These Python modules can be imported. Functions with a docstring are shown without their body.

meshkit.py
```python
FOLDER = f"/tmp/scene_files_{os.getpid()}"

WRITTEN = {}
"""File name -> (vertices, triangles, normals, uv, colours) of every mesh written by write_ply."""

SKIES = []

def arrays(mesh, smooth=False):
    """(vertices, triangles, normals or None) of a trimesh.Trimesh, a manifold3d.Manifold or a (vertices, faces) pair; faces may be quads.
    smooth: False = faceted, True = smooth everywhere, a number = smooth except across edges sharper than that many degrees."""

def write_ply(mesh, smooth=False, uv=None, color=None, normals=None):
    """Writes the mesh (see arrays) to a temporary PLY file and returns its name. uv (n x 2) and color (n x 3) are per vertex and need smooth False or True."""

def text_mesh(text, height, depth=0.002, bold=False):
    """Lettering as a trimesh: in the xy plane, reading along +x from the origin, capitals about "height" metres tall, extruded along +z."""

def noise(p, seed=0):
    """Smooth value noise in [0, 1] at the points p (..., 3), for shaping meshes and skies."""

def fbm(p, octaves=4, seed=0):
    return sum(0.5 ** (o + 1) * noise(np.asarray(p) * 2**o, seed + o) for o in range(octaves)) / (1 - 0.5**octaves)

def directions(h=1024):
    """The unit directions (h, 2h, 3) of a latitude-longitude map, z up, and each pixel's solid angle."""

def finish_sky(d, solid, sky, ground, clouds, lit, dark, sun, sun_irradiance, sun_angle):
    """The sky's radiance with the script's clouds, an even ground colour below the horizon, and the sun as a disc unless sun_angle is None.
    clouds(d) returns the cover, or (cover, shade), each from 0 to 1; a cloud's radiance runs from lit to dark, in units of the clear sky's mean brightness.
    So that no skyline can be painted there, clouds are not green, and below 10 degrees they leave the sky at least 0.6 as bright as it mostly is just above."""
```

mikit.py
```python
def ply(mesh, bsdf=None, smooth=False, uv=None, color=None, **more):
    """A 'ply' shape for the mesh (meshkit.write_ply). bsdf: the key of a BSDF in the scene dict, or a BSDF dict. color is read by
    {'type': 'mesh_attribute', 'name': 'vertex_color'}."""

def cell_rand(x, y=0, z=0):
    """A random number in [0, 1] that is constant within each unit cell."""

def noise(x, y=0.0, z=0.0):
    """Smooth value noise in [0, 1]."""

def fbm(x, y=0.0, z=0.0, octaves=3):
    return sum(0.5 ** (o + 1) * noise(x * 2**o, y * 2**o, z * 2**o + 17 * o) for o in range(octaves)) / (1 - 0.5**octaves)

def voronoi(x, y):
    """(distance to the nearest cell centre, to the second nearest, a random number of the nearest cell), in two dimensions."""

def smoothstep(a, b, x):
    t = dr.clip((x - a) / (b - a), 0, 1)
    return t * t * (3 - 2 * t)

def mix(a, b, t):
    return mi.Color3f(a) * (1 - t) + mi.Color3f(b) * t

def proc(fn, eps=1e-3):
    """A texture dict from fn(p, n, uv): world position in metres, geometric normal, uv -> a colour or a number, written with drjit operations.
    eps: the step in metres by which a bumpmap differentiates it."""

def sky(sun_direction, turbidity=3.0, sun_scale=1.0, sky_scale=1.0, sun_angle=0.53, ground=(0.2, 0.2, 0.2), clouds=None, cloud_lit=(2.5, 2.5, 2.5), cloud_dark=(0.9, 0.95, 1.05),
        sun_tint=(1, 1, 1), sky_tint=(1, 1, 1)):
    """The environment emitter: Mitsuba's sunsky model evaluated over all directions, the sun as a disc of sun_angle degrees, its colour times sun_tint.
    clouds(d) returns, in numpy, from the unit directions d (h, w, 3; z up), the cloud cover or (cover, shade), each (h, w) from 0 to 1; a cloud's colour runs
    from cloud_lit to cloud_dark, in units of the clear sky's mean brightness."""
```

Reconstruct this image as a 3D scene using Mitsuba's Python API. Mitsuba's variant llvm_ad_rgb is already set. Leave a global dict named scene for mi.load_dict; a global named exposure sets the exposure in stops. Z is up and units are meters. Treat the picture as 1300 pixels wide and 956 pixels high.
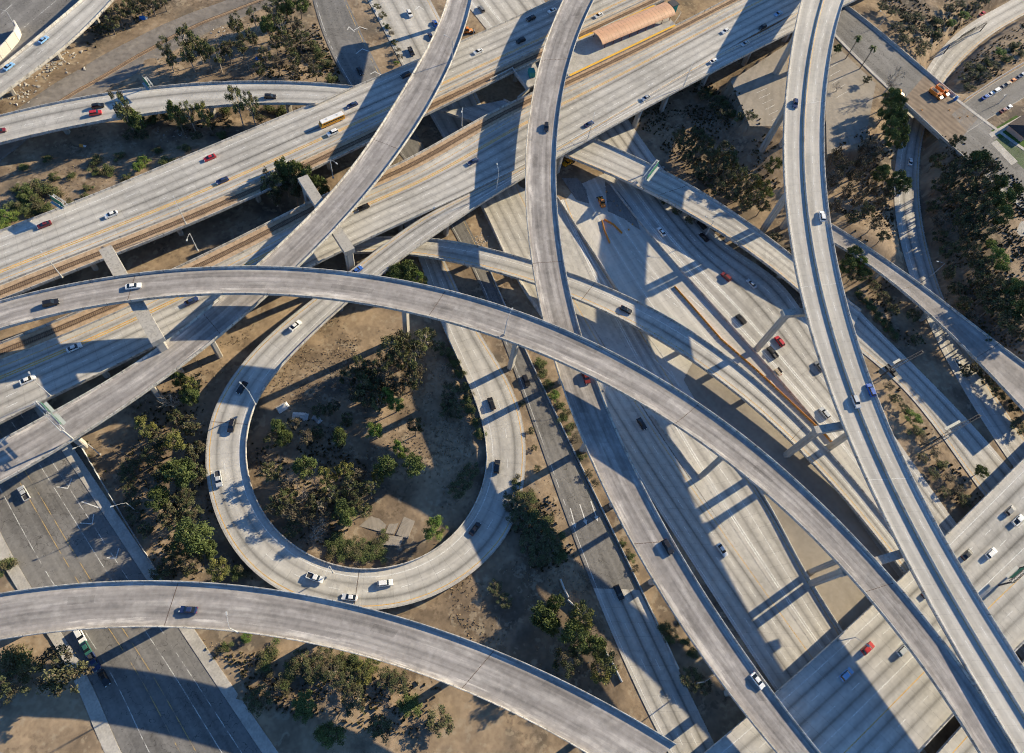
import math, random
import numpy as np, trimesh, shapely
import drjit as dr
import mitsuba as mi
import mikit, meshkit
from mikit import noise, fbm, cell_rand, smoothstep, mix
from scipy.interpolate import splprep, splev, RegularGridInterpolator
from scipy.ndimage import gaussian_filter
from shapely.geometry import Polygon, Point

T = mi.ScalarTransform4f
rng = np.random.default_rng(7)
scene, labels = {'type': 'scene'}, {}

# ------------------------------------------------------------------ camera, sky, exposure
H = 240.0                                                     # the helicopter hangs 240 m above the street level, z = 0
FWD = np.array([0.0, 0.48416, -0.87498]); RIGHT = np.array([0.97495, 0.19460, 0.10768]); UP = np.array([-0.22240, 0.85307, 0.47203])
scene['camera'] = {'type': 'perspective', 'fov': 2 * math.degrees(math.atan(650 / 917)), 'fov_axis': 'x', 'near_clip': 1.0, 'far_clip': 9000.0,
    'principal_point_offset_y': 45 / 956,
    'to_world': T().look_at(origin=[0, 0, H], target=[0, float(FWD[1]), H + float(FWD[2])], up=UP.tolist())
    }
SUN_EL = math.radians(23.0)
SUN = np.array([0.736 * math.cos(SUN_EL), 0.677 * math.cos(SUN_EL), math.sin(SUN_EL)])
scene['sky'] = mikit.sky(SUN.tolist(), turbidity=3, sun_tint=(0.90, 1.0, 1.13), sky_tint=(0.66, 0.98, 1.42), sky_scale=0.60, ground=(0.16, 0.14, 0.12))
exposure = 2.92

def at(px, py, z=0.0):
    """The survey: the point at height z that the photograph (1300 x 866 px, 917 px focal length) shows at px, py."""
    d = FWD * 917 + RIGHT * (px - 650) - UP * (py - 433)
    t = (H - z) / -d[2]
    return np.array([d[0] * t, d[1] * t, z])

# ------------------------------------------------------------------ materials
def diffuse(key, fn_or_rgb, rough=0.85, spec=0.25, metallic=0.0, **kw):
    tex = mikit.proc(fn_or_rgb) if callable(fn_or_rgb) else {'type': 'rgb', 'value': list(fn_or_rgb)}
    scene[key] = {'type': 'twosided', 'bsdf': {'type': 'principled', 'base_color': tex, 'roughness': rough, 'specular': spec, 'metallic': metallic, **kw}}
    return key

def lanes(uv, sharp=0.2):
    u, v = uv.x, uv.y
    lane = dr.floor(u)
    f = u - lane
    inside = dr.select(u > 0, 1.0, 0.0)
    core = dr.exp(-dr.square((f - 0.5) / sharp))
    twin = dr.exp(-dr.square((f - 0.3) / 0.09)) + dr.exp(-dr.square((f - 0.7) / 0.09))
    slow = 0.45 + 0.55 * noise(v * 0.012, lane * 7.31 + dr.floor(v / 1000) * 3.1)
    return inside, core, twin, slow, lane, f

def freeway(p, n, uv):                                         # pale grooved concrete slabs with a dark oil streak in each lane
    inside, core, twin, slow, lane, f = lanes(uv, 0.20)
    v = uv.y
    slab = cell_rand(dr.floor(v / 4.6), dr.floor(uv.x), 3) - 0.5
    grain = fbm(p.x * 0.9, p.y * 0.9, 1.0, 3) - 0.5
    wide = fbm(p.x * 0.05, p.y * 0.05, 4.0, 3) - 0.5
    streaky = noise(uv.x * 9.0, v * 0.03, 2.0) - 0.5
    k = 1.0 + 0.09 * slab + 0.28 * grain + 0.40 * wide + 0.13 * streaky
    some = 0.55 + 0.45 * cell_rand(lane, dr.floor(v / 1000), 4)
    line = dr.exp(-dr.square((f - 0.5) / 0.075))
    k = k * (1 - inside * slow * some * (0.46 * core + 0.30 * line)) * (1 - inside * 0.05 * twin)
    joint = dr.select(dr.abs(v / 4.6 - dr.round(v / 4.6)) < 0.016, 0.82, 1.0)
    tar = smoothstep(0.70, 0.76, noise(p.x * 0.06, p.y * 0.06, 9.0)) * smoothstep(0.47, 0.5, noise(p.x * 0.7, p.y * 0.7, 2.0)) * 0.10
    return mi.Color3f(0.435, 0.418, 0.385) * (k * joint * (1 - tar))

def ramp_deck(p, n, uv):                                       # grey flyover decks: rubbed dark lanes, chalky edges, patches
    inside, core, twin, slow, lane, f = lanes(uv, 0.30)
    v = uv.y
    grain = fbm(p.x * 1.1, p.y * 1.1, 7.0, 3) - 0.5
    wide = fbm(p.x * 0.07, p.y * 0.07, 2.0, 3) - 0.5
    streaky = noise(uv.x * 7.0, v * 0.045, 5.0) - 0.5
    fine = noise(uv.x * 26.0, v * 0.12, 8.0) - 0.5
    slab = cell_rand(dr.floor(v / 5.1), dr.floor(uv.x * 1.5), 5) - 0.5
    band = fbm(uv.x * 3.2, v * 0.022, 6.0, 4) - 0.5
    cross = noise(v * 0.55, dr.floor(uv.x * 2.0) * 5.0, 4.0) - 0.5
    blot = fbm(p.x * 0.22, p.y * 0.22, 9.0, 4) - 0.5
    k = 1.0 + 0.34 * grain + 0.26 * wide + 0.22 * streaky + 0.12 * fine + 0.12 * slab + 0.40 * band + 0.12 * cross + 0.24 * blot
    k = k * (1 - inside * (0.06 + 0.16 * slow) * core) * (1 - inside * (0.08 + 0.10 * slow) * twin)
    patch = smoothstep(0.965, 0.97, cell_rand(dr.floor(v / 7.0), dr.floor(uv.x * 2.0), 11)) * inside * 0.22
    k = k * (1 - patch)
    chalk = smoothstep(0.50, 0.74, fbm(uv.x * 2.6, v * 0.11, 3.0, 4)) * dr.select(uv.x < 0, 0.8, 0.34) + smoothstep(0.62, 0.74, fbm(p.x * 0.35, p.y * 0.35, 3.0, 3)) * 0.15
    return mix((0.315, 0.293, 0.278), (0.55, 0.52, 0.485), dr.clip(chalk, 0, 1)) * k

def pale_deck(p, n, uv):                                       # the newest, palest concrete
    inside, core, twin, slow, lane, f = lanes(uv, 0.3)
    v = uv.y
    grain = fbm(p.x * 0.8, p.y * 0.8, 7.0, 3) - 0.5
    wide = fbm(uv.x * 1.2, v * 0.05, 2.0, 3) - 0.5
    pour = cell_rand(dr.floor(v / 14.0), dr.floor(uv.x), 8) - 0.5
    k = 1.0 + 0.16 * grain + 0.36 * wide + 0.08 * pour - inside * 0.16 * core - inside * 0.07 * twin
    joint = dr.select(dr.abs(v / 4.6 - dr.round(v / 4.6)) < 0.02, 0.88, 1.0) * dr.select(dr.abs(uv.x - dr.round(uv.x)) < 0.015, 0.88, 1.0)
    return mi.Color3f(0.475, 0.455, 0.415) * (k * joint)

def asphalt(p, n, uv):
    inside, core, twin, slow, lane, f = lanes(uv, 0.25)
    v = uv.y
    grain = fbm(p.x * 1.6, p.y * 1.6, 7.0, 3) - 0.5
    wide = fbm(p.x * 0.06, p.y * 0.06, 2.0, 3) - 0.5
    patch = cell_rand(dr.floor(v / 9.0), dr.floor(uv.x), 8) - 0.5
    crack = dr.select(dr.abs(fbm(p.x * 0.28, p.y * 0.28, 3.0, 3) - 0.5) < 0.006, 0.55, 1.0)
    k = 1.0 + 0.4 * grain + 0.5 * wide + 0.20 * patch * inside + 0.14 * (noise(uv.x * 8, v * 0.05) - 0.5) - inside * 0.2 * core * slow
    return mi.Color3f(0.178, 0.172, 0.165) * (k * crack)

def barrier_tex(p, n, uv):
    v = uv.y
    along = dr.select(v > 500, 1.0, 0.0)
    joint = along * dr.select(dr.abs(v / 7.3 - dr.round(v / 7.3)) < 0.02, 0.45, 0.0)
    seg = along * (cell_rand(dr.floor(v / 7.3 + 0.5), 3.0, 1.0) - 0.5) * 0.22
    drip = along * smoothstep(0.55, 0.8, noise(v * 1.3, uv.x * 0.3, 2.0)) * 0.25
    k = 1.0 + 0.3 * (fbm(p.x * 0.5, p.y * 0.5, p.z * 1.5, 3) - 0.5) - 0.30 * smoothstep(0.55, 0.8, noise(p.x * 0.9, p.y * 0.9, p.z * 0.25))
    return mi.Color3f(0.46, 0.44, 0.405) * (k * (1 - joint) * (1 + seg) * (1 - drip))

def column_tex(p, n, uv):
    k = 1.0 + 0.25 * (fbm(p.x * 0.6, p.y * 0.6, p.z * 0.15, 3) - 0.5) - 0.2 * smoothstep(0.5, 0.8, noise(p.x * 2.1, p.y * 2.1, p.z * 0.07))
    lift = dr.select(dr.abs(p.z / 3.0 - dr.round(p.z / 3.0)) < 0.012, 0.85, 1.0)
    return mi.Color3f(0.37, 0.35, 0.315) * (k * lift)

def ground_tex(p, n, uv):
    big = fbm(p.x * 0.022, p.y * 0.022, 1.0, 4)
    mid = fbm(p.x * 0.13, p.y * 0.13, 5.0, 4)
    fine = fbm(p.x * 0.9, p.y * 0.9, 8.0, 3)
    c = mix((0.155, 0.118, 0.084), (0.305, 0.232, 0.160), smoothstep(0.3, 0.66, mid * 0.6 + big * 0.4))
    c = mix(c, (0.105, 0.092, 0.076), smoothstep(0.56, 0.76, fbm(p.x * 0.06 + 40, p.y * 0.06, 3.0, 3)) * 0.8)
    c = mix(c, (0.30, 0.25, 0.185), smoothstep(0.62, 0.72, noise(p.x * 0.45, p.y * 0.45, 2.0)) * smoothstep(0.45, 0.6, fine) * 0.5)
    spots = smoothstep(0.52, 0.80, fbm(p.x * 0.8, p.y * 0.8, 6.0, 3)) * smoothstep(0.42, 0.6, noise(p.x * 0.11, p.y * 0.11, 2.5))
    path = smoothstep(0.05, 0.0, dr.abs(fbm(p.x * 0.018 + 9, p.y * 0.018, 6.0, 3) - 0.5)) * 0.35
    return mix(c, (0.34, 0.26, 0.18), path) * ((0.74 + 0.52 * fine) * (1 - 0.32 * spots))

def gravel_tex(p, n, uv):
    return mi.Color3f(0.205, 0.185, 0.165) * (0.6 + 0.6 * fbm(p.x * 0.7, p.y * 0.7, 2.0, 3) + 0.35 * (noise(uv.x * 5, uv.y * 0.02) - 0.5))

def ballast_tex(p, n, uv):
    tie = dr.select(dr.abs(uv.x - 0.5) < 0.19, smoothstep(0.22, 0.30, dr.abs(uv.y / 0.65 - dr.round(uv.y / 0.65))), 1.0)
    c = mix((0.22, 0.155, 0.105), (0.40, 0.295, 0.20), smoothstep(0.12, 0.26, dr.abs(uv.x - 0.5) + 0.2 * (fbm(p.x * 0.2, p.y * 0.2, 4.0, 3) - 0.5)))
    return c * ((0.65 + 0.35 * tie) * (0.7 + 0.6 * fbm(p.x * 1.2, p.y * 1.2, 2.0, 3)))

def tan_pave(p, n, uv):
    k = 1 + 0.5 * (fbm(p.x * 0.08, p.y * 0.08, 3.0, 4) - 0.5) + 0.25 * (fbm(p.x * 1.0, p.y * 1.0, 4.0, 3) - 0.5) + 0.2 * (noise(uv.x * 12, uv.y * 0.03) - 0.5)
    return mi.Color3f(0.262, 0.232, 0.195) * k

def dug_tex(p, n, uv):
    w = p.x * 0.6 + p.y * 0.75
    s = dr.sin((w + 7 * fbm(p.x * 0.05, p.y * 0.05, 1.0, 3)) * 2.2)
    return mi.Color3f(0.235, 0.185, 0.140) * (0.75 + 0.5 * fbm(p.x * 0.35, p.y * 0.35, 2.0, 4) + 0.12 * s)

def roof_tex(p, n, uv):
    return mi.Color3f(0.075, 0.058, 0.052) * (0.7 + 0.6 * fbm(p.x * 2, p.y * 2, p.z * 2, 3))

def lawn_tex(p, n, uv):
    return mi.Color3f(0.055, 0.105, 0.026) * (0.5 + 1.0 * fbm(p.x * 0.6, p.y * 0.6, 2.0, 3))

def canopy_tex(p, n, uv):
    rib = dr.select(dr.abs(uv.y / 2.2 - dr.round(uv.y / 2.2)) < 0.05, 0.66, 1.0) * dr.select(dr.abs(uv.x * 7 - dr.round(uv.x * 7)) < 0.03, 0.8, 1.0)
    return mi.Color3f(0.58, 0.335, 0.195) * (rib * (0.88 + 0.24 * fbm(p.x * 0.5, p.y * 0.5, 2.0, 3)))

diffuse('freeway_concrete', freeway); diffuse('ramp_concrete', ramp_deck); diffuse('pale_concrete', pale_deck); diffuse('asphalt', asphalt)
diffuse('barrier_concrete', barrier_tex); diffuse('column_concrete', column_tex); diffuse('dirt', ground_tex, 0.95, 0.1); diffuse('gravel', gravel_tex, 0.95, 0.1)
diffuse('ballast', ballast_tex, 0.95, 0.1); diffuse('tan_pavement', tan_pave); diffuse('dug_earth', dug_tex, 0.95, 0.1)
diffuse('roofing', roof_tex); diffuse('lawn_grass', lawn_tex, 0.95, 0.1); diffuse('canopy_copper', canopy_tex, 0.5, 0.4)
def faded(rgb):
    return lambda p, n, uv: mix((0.17, 0.165, 0.16), rgb, smoothstep(0.30, 0.62, fbm(p.x * 0.5, p.y * 0.5, 2.0, 3)))
def wear(rgb):
    return lambda p, n, uv: mi.Color3f(rgb) * (0.60 + 0.5 * fbm(p.x * 0.35, p.y * 0.35, 2.0, 3) + 0.22 * noise(p.x * 2.5, p.y * 2.5, 1.0))
diffuse('white_paint', wear([0.62, 0.62, 0.60])); diffuse('yellow_paint', wear([0.60, 0.34, 0.075]))
diffuse('faded_white', faded([0.55, 0.55, 0.53])); diffuse('faded_yellow', faded([0.50, 0.33, 0.12]))
diffuse('walk_concrete', wear([0.40, 0.38, 0.345]))
for k, c in dict(steel_rail=(0.12, 0.085, 0.065), galvanised=(0.42, 0.43, 0.43), sign_green=(0.02, 0.16, 0.09), sign_back=(0.33, 0.35, 0.35), teal=(0.03, 0.22, 0.19), orange_plastic=(0.55, 0.24, 0.05),
                 dark_metal=(0.05, 0.05, 0.055), pink_stucco=(0.5, 0.33, 0.27), blue_tarp=(0.03, 0.16, 0.5), white_cloth=(0.6, 0.6, 0.58), rust_red=(0.16, 0.045, 0.035), tire=(0.02, 0.02, 0.02),
                 lamp_white=(0.8, 0.8, 0.78), lamp_red=(0.35, 0.02, 0.02), bark=(0.20, 0.165, 0.13), pale_bark=(0.42, 0.36, 0.29), white_wall=(0.6, 0.57, 0.52), tactile_yellow=(0.66, 0.38, 0.05)).items():
    diffuse(k, c, 0.65, 0.3)
scene['car_glass'] = {'type': 'principled', 'base_color': {'type': 'rgb', 'value': [0.012, 0.015, 0.018]}, 'roughness': 0.08, 'specular': 0.6}
PAINTS = dict(white=(0.72, 0.72, 0.70), silver=(0.42, 0.44, 0.46), grey=(0.16, 0.165, 0.17), black=(0.013, 0.013, 0.015), navy=(0.02, 0.035, 0.10), blue=(0.03, 0.10, 0.38), sky=(0.20, 0.38, 0.62),
              red=(0.42, 0.025, 0.03), maroon=(0.16, 0.02, 0.022), green=(0.03, 0.12, 0.10), yellow=(0.72, 0.33, 0.02), orange=(0.62, 0.20, 0.03), tan=(0.35, 0.28, 0.2))
for k, c in PAINTS.items():
    scene['paint_' + k] = {'type': 'principled', 'base_color': {'type': 'rgb', 'value': list(c)}, 'roughness': 0.28, 'specular': 0.5, 'clearcoat': 0.8, 'clearcoat_gloss': 0.9}
leafcol = {'type': 'mesh_attribute', 'name': 'vertex_color'}
scene['leaf'] = {'type': 'twosided', 'bsdf': {'type': 'principled', 'base_color': leafcol, 'roughness': 0.75, 'specular': 0.2}}

# ------------------------------------------------------------------ bookkeeping
def numbered(name):
    if name not in used: used[name] = 0; return name
    used[name] += 1
    return '%s_%03d' % (name, used[name])
used = {}
def thing(name, label, cat, group=None):
    key = numbered(name); labels[key] = {'label': label, 'category': cat}
    if group: labels[key]['group'] = group
    return key
def part(parent, name, mesh_or_dict, mat=None, smooth=False, uv=None, color=None, label=None, stuff=False, xf=None):
    key = numbered(parent + '__' + name)
    d = dict(mesh_or_dict) if isinstance(mesh_or_dict, dict) else mikit.ply(mesh_or_dict, mat, smooth=smooth, uv=uv, color=color)
    if mat and isinstance(mesh_or_dict, dict): d['bsdf'] = {'type': 'ref', 'id': mat}
    if xf is not None: d['to_world'] = xf
    scene[key] = d
    if label or stuff:
        labels[key] = {}
        if label: labels[key]['label'] = label
        if stuff: labels[key]['kind'] = 'stuff'
    return key
def single(name, mesh, mat, label=None, cat=None, kind=None, group=None, smooth=False, uv=None, color=None, xf=None):
    key = numbered(name)
    d = dict(mesh) if isinstance(mesh, dict) else mikit.ply(mesh, mat, smooth=smooth, uv=uv, color=color)
    if isinstance(mesh, dict) and mat: d['bsdf'] = {'type': 'ref', 'id': mat}
    if xf is not None: d['to_world'] = xf
    scene[key] = d; labels[key] = {}
    for a, b in (('label', label), ('category', cat), ('kind', kind), ('group', group)):
        if b: labels[key][a] = b
    return key

# ------------------------------------------------------------------ mesh helpers
def box(x0, x1, y0, y1, z0, z1):
    m = trimesh.creation.box((x1 - x0, y1 - y0, z1 - z0)); m.apply_translation(((x0 + x1) / 2, (y0 + y1) / 2, (z0 + z1) / 2)); return m
def hull(pts): return trimesh.convex.convex_hull(np.array(pts, float))
def cat(ms): return trimesh.util.concatenate(ms)
def tube(pts, r, n=6):
    ms = []
    for a, b in zip(pts[:-1], pts[1:]):
        a, b = np.array(a, float), np.array(b, float)
        ms.append(trimesh.creation.cylinder(radius=r, segment=[a, b], sections=n))
    return cat(ms)
def beam(a, b, w, h, up=(0, 0, 1)):
    """A straight bar with a rectangular section from a to b (centre line)."""
    a, b = np.array(a, float), np.array(b, float); d = (b - a); L = np.linalg.norm(d); d /= L
    s = np.cross(d, up); s /= np.linalg.norm(s); u = np.cross(s, d)
    m = trimesh.creation.box((L, w, h)); M = np.eye(4); M[:3, 0], M[:3, 1], M[:3, 2], M[:3, 3] = d, s, u, (a + b) / 2
    m.apply_transform(M); return m
def turned(m, x, y, z, ang=0.0, sc=1.0):
    m = m.copy(); m.apply_scale(sc); m.apply_transform(trimesh.transformations.rotation_matrix(ang, (0, 0, 1))); m.apply_translation((x, y, z)); return m
def XF(x, y, z, ang=0.0, sc=(1, 1, 1)):
    return T().translate([float(x), float(y), float(z)]).rotate([0, 0, 1], math.degrees(ang)).scale([float(c) for c in sc])

# ------------------------------------------------------------------ roads
ROADS = {}
def curve(pts, zs, lift, k=0.35):
    P = np.array([at(x, y, z + lift) for (x, y), z in zip(pts, zs)])
    if len(P) > 3:
        tck, u = splprep([P[:, 0], P[:, 1]], s=len(P) * k * k, k=3)
        t = np.linspace(0, 1, 600); x, y = splev(t, tck)
    else:
        d = np.r_[0, np.cumsum(np.linalg.norm(np.diff(P[:, :2], axis=0), axis=1))]; t = np.linspace(0, d[-1], 600)
        x, y = np.interp(t, d, P[:, 0]), np.interp(t, d, P[:, 1])
    return np.stack([x, y], 1)
def arcs(P): return np.r_[0, np.cumsum(np.linalg.norm(np.diff(P, axis=0), axis=1))]
class Road:
    def __init__(s, name, L, R, z, lift=0.85, step=3.0, k=0.35, pair=False):
        """L, R: the two edges as surveyed points; z: one height, or one per point of L."""
        zl = [z] * len(L) if np.isscalar(z) else list(z)
        Lp = np.array(L, float); fl = arcs(Lp); fl /= fl[-1]
        Rp = np.array(R, float); fr = arcs(Rp); fr /= fr[-1]
        zr = np.interp(fr, fl, zl)
        A, B = curve(L, zl, lift, k), curve(R, zr, lift, k)
        a, b = arcs(A), arcs(B); n = max(4, int(max(a[-1], b[-1]) / step))
        f = np.linspace(0, 1, n)
        A = np.stack([np.interp(f * a[-1], a, A[:, i]) for i in (0, 1)], 1)
        if pair:                                               # pair each point of A with the nearest point of B
            j, k0 = [], 0
            for p in A:
                k0 += int(np.argmin(((B[k0:k0 + 14] - p) ** 2).sum(1))); j.append(k0)
            j = gaussian_filter(np.array(j, float), 3, mode='nearest')
            B = np.stack([np.interp(j, np.arange(len(B)), B[:, i]) for i in (0, 1)], 1)
        else: B = np.stack([np.interp(f * b[-1], b, B[:, i]) for i in (0, 1)], 1)
        s.z = gaussian_filter(np.interp(f, fl, zl), 4, mode='nearest')
        s.A, s.B, s.n, s.name = A, B, n, name
        s.w = np.linalg.norm(B - A, axis=1); s.d = (B - A) / s.w[:, None]
        s.C = (A + B) / 2; s.v = arcs(s.C) + 1000 * (len(ROADS) + 1)
        t = np.gradient(s.C, axis=0); s.t = t / np.linalg.norm(t, axis=1)[:, None]
        s.poly = Polygon(np.vstack([A, B[::-1]])).buffer(0)
        ROADS[name] = s
    def pts(s, a, h, rng_=None):
        """a: metres from the left edge (negative zero-based: from the right when given as ('r', x)), h: above the deck."""
        if isinstance(a, tuple): a = s.w - a[1] if a[0] == 'r' else s.w * a[1]
        return np.column_stack([s.A + s.d * np.broadcast_to(a, s.n)[:, None], s.z + h])
    def sweep(s, prof, closed=True, i0=0, i1=None):
        sl = slice(i0, i1); cols = [s.pts(a, h)[sl] for a, h in prof]; m = len(cols); n = len(cols[0])
        V = np.stack(cols, 1).reshape(-1, 3); F = []
        idx = np.arange(n - 1)[:, None] * m
        for j in range(m if closed else m - 1):
            k = (j + 1) % m
            q = np.concatenate([idx + j, idx + k, idx + m + k, idx + m + j], 1)
            F += [q[:, [0, 1, 2]], q[:, [0, 2, 3]]]
        F = np.vstack(F)
        if closed:
            cap = np.array([[0, j, j + 1] for j in range(1, m - 1)])
            F = np.vstack([F, cap, cap[:, ::-1] + (n - 1) * m])
        return trimesh.Trimesh(V, F[:, ::-1], process=False)
    def sheet(s, cols, h, i0=0, i1=None):
        """cols: (a, u) pairs across; uv = (u, metres along)."""
        sl = slice(i0, i1); V, UV = [], []
        for a, u in cols:
            V.append(s.pts(a, h)[sl]); UV.append(np.stack([np.full(s.n, u)[sl], s.v[sl]], 1))
        n, m = len(V[0]), len(cols); V = np.stack(V, 1).reshape(-1, 3); UV = np.stack(UV, 1).reshape(-1, 2)
        F = []; idx = np.arange(n - 1)[:, None] * m
        for j in range(m - 1):
            if cols[j][0] == cols[j + 1][0]: continue
            q = np.concatenate([idx + j, idx + j + 1, idx + m + j + 1, idx + m + j], 1); F += [q[:, [0, 2, 1]], q[:, [0, 3, 2]]]
        F = np.vstack(F); m_ = trimesh.Trimesh(V, F, process=False)
        if m_.face_normals[:, 2].mean() < 0: m_ = trimesh.Trimesh(V, F[:, ::-1], process=False)
        return m_, UV
    def station(s, px, py):
        z = s.z.mean()
        for _ in range(6):
            p = at(px, py, z); i = int(np.argmin(((s.C - p[:2]) ** 2).sum(1))); z = s.z[i]
        return i, at(px, py, z)
    def lanes_at(s, ls, rs, n, u):
        return ls + (s.w - ls - rs) * (u / n)
def dashes(r, a, wdt, on, off, h, i0=0, i1=None):
    P = r.pts(a, h)[slice(i0, i1)]; d = arcs(P[:, :2]); Q = []; x = 0.0
    while x + on < d[-1]:
        Q.append([np.array([np.interp(t, d, P[:, i]) for i in range(3)]) for t in (x, x + on)]); x += on + off
    V, F = [], []
    for p, q in Q:
        t = (q - p)[:2]; t /= np.linalg.norm(t); nrm = np.array([-t[1], t[0], 0]) * wdt / 2; o = len(V)
        V += [p - nrm, q - nrm, q + nrm, p + nrm]; F += [[o, o + 1, o + 2], [o, o + 2, o + 3]]
    return trimesh.Trimesh(V, F, process=False)

def surface(r, key, mat, ls, rs, n, lines, h, i0=0, i1=None, trim=0.42, name='road_surface', dash=True):
    """The running surface, its solid lines and its dashed lines as parts of key."""
    L0 = r.lanes_at(ls, rs, max(n, 1), 0); L1 = r.lanes_at(ls, rs, max(n, 1), n)
    cols = [(trim, -ls / 3.6), (L0, -0.001), (L0 + 0.0, 0.0001)] + [(r.lanes_at(ls, rs, n, k), float(k)) for k in range(1, n)] + [(L1, n - 0.0001), (L1 + 0.0, -0.001), (('r', trim), -rs / 3.6)]
    if n == 0: cols = [(trim, -3.0), (('f', 0.5), -2.0), (('r', trim), -1.0)]
    cols2 = []
    for a, u in cols: cols2.append((a if not isinstance(a, np.ndarray) else a, u))
    V, UV = sheet2(r, cols2, h, i0, i1)
    part(key, name, V, mat, uv=UV)
    for u, kind in lines:
        a = r.lanes_at(ls, rs, n, u)
        if kind in ('w', 'y'):
            m, uv = sheet2(r, [(a - 0.11, 0), (a + 0.11, 1)], h + 0.012, i0, i1); part(key, 'edge_line', m, ('faded_' if mat == 'asphalt' else '') + {'w': 'white', 'y': 'yellow'}[kind] + ('' if mat == 'asphalt' else '_paint'))
        elif kind in ('yy', 'ww'):
            for o in (-0.4, 0.4):
                m, uv = sheet2(r, [(a + o - 0.2, 0), (a + o + 0.2, 1)], h + 0.012, i0, i1); part(key, 'edge_line', m, {'ww': 'white_paint', 'yy': 'yellow_paint'}[kind])
    ds = [dashes(r, r.lanes_at(ls, rs, n, u), 0.17, 3.6, 7.6, h + 0.012, i0, i1) for u in range(1, n) if not any(abs(x - u) < 0.3 for x, _ in lines)]
    if ds and dash: part(key, 'lane_dashes', cat(ds), 'white_paint', stuff=True)
def sheet2(r, cols, h, i0=0, i1=None):
    sl = slice(i0, i1); V = np.stack([r.pts(a, h)[sl] for a, _ in cols], 1); UV = np.stack([np.stack([np.full(r.n, u)[sl], r.v[sl]], 1) for _, u in cols], 1)
    n, m = V.shape[:2]; V, UV = V.reshape(-1, 3), UV.reshape(-1, 2); F = []; idx = np.arange(n - 1)[:, None] * m
    for j in range(m - 1):
        q = np.concatenate([idx + j, idx + j + 1, idx + m + j + 1, idx + m + j], 1)
        if np.abs(V[q[:, 0]] - V[q[:, 1]]).max() < 1e-6: continue
        F += [q[:, [0, 1, 2]], q[:, [0, 2, 3]]]
    F = np.vstack(F); M = trimesh.Trimesh(V, F, process=False)
    if M.face_normals[:, 2].mean() < 0: M = trimesh.Trimesh(V, F[:, ::-1], process=False)
    return M, UV

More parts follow.
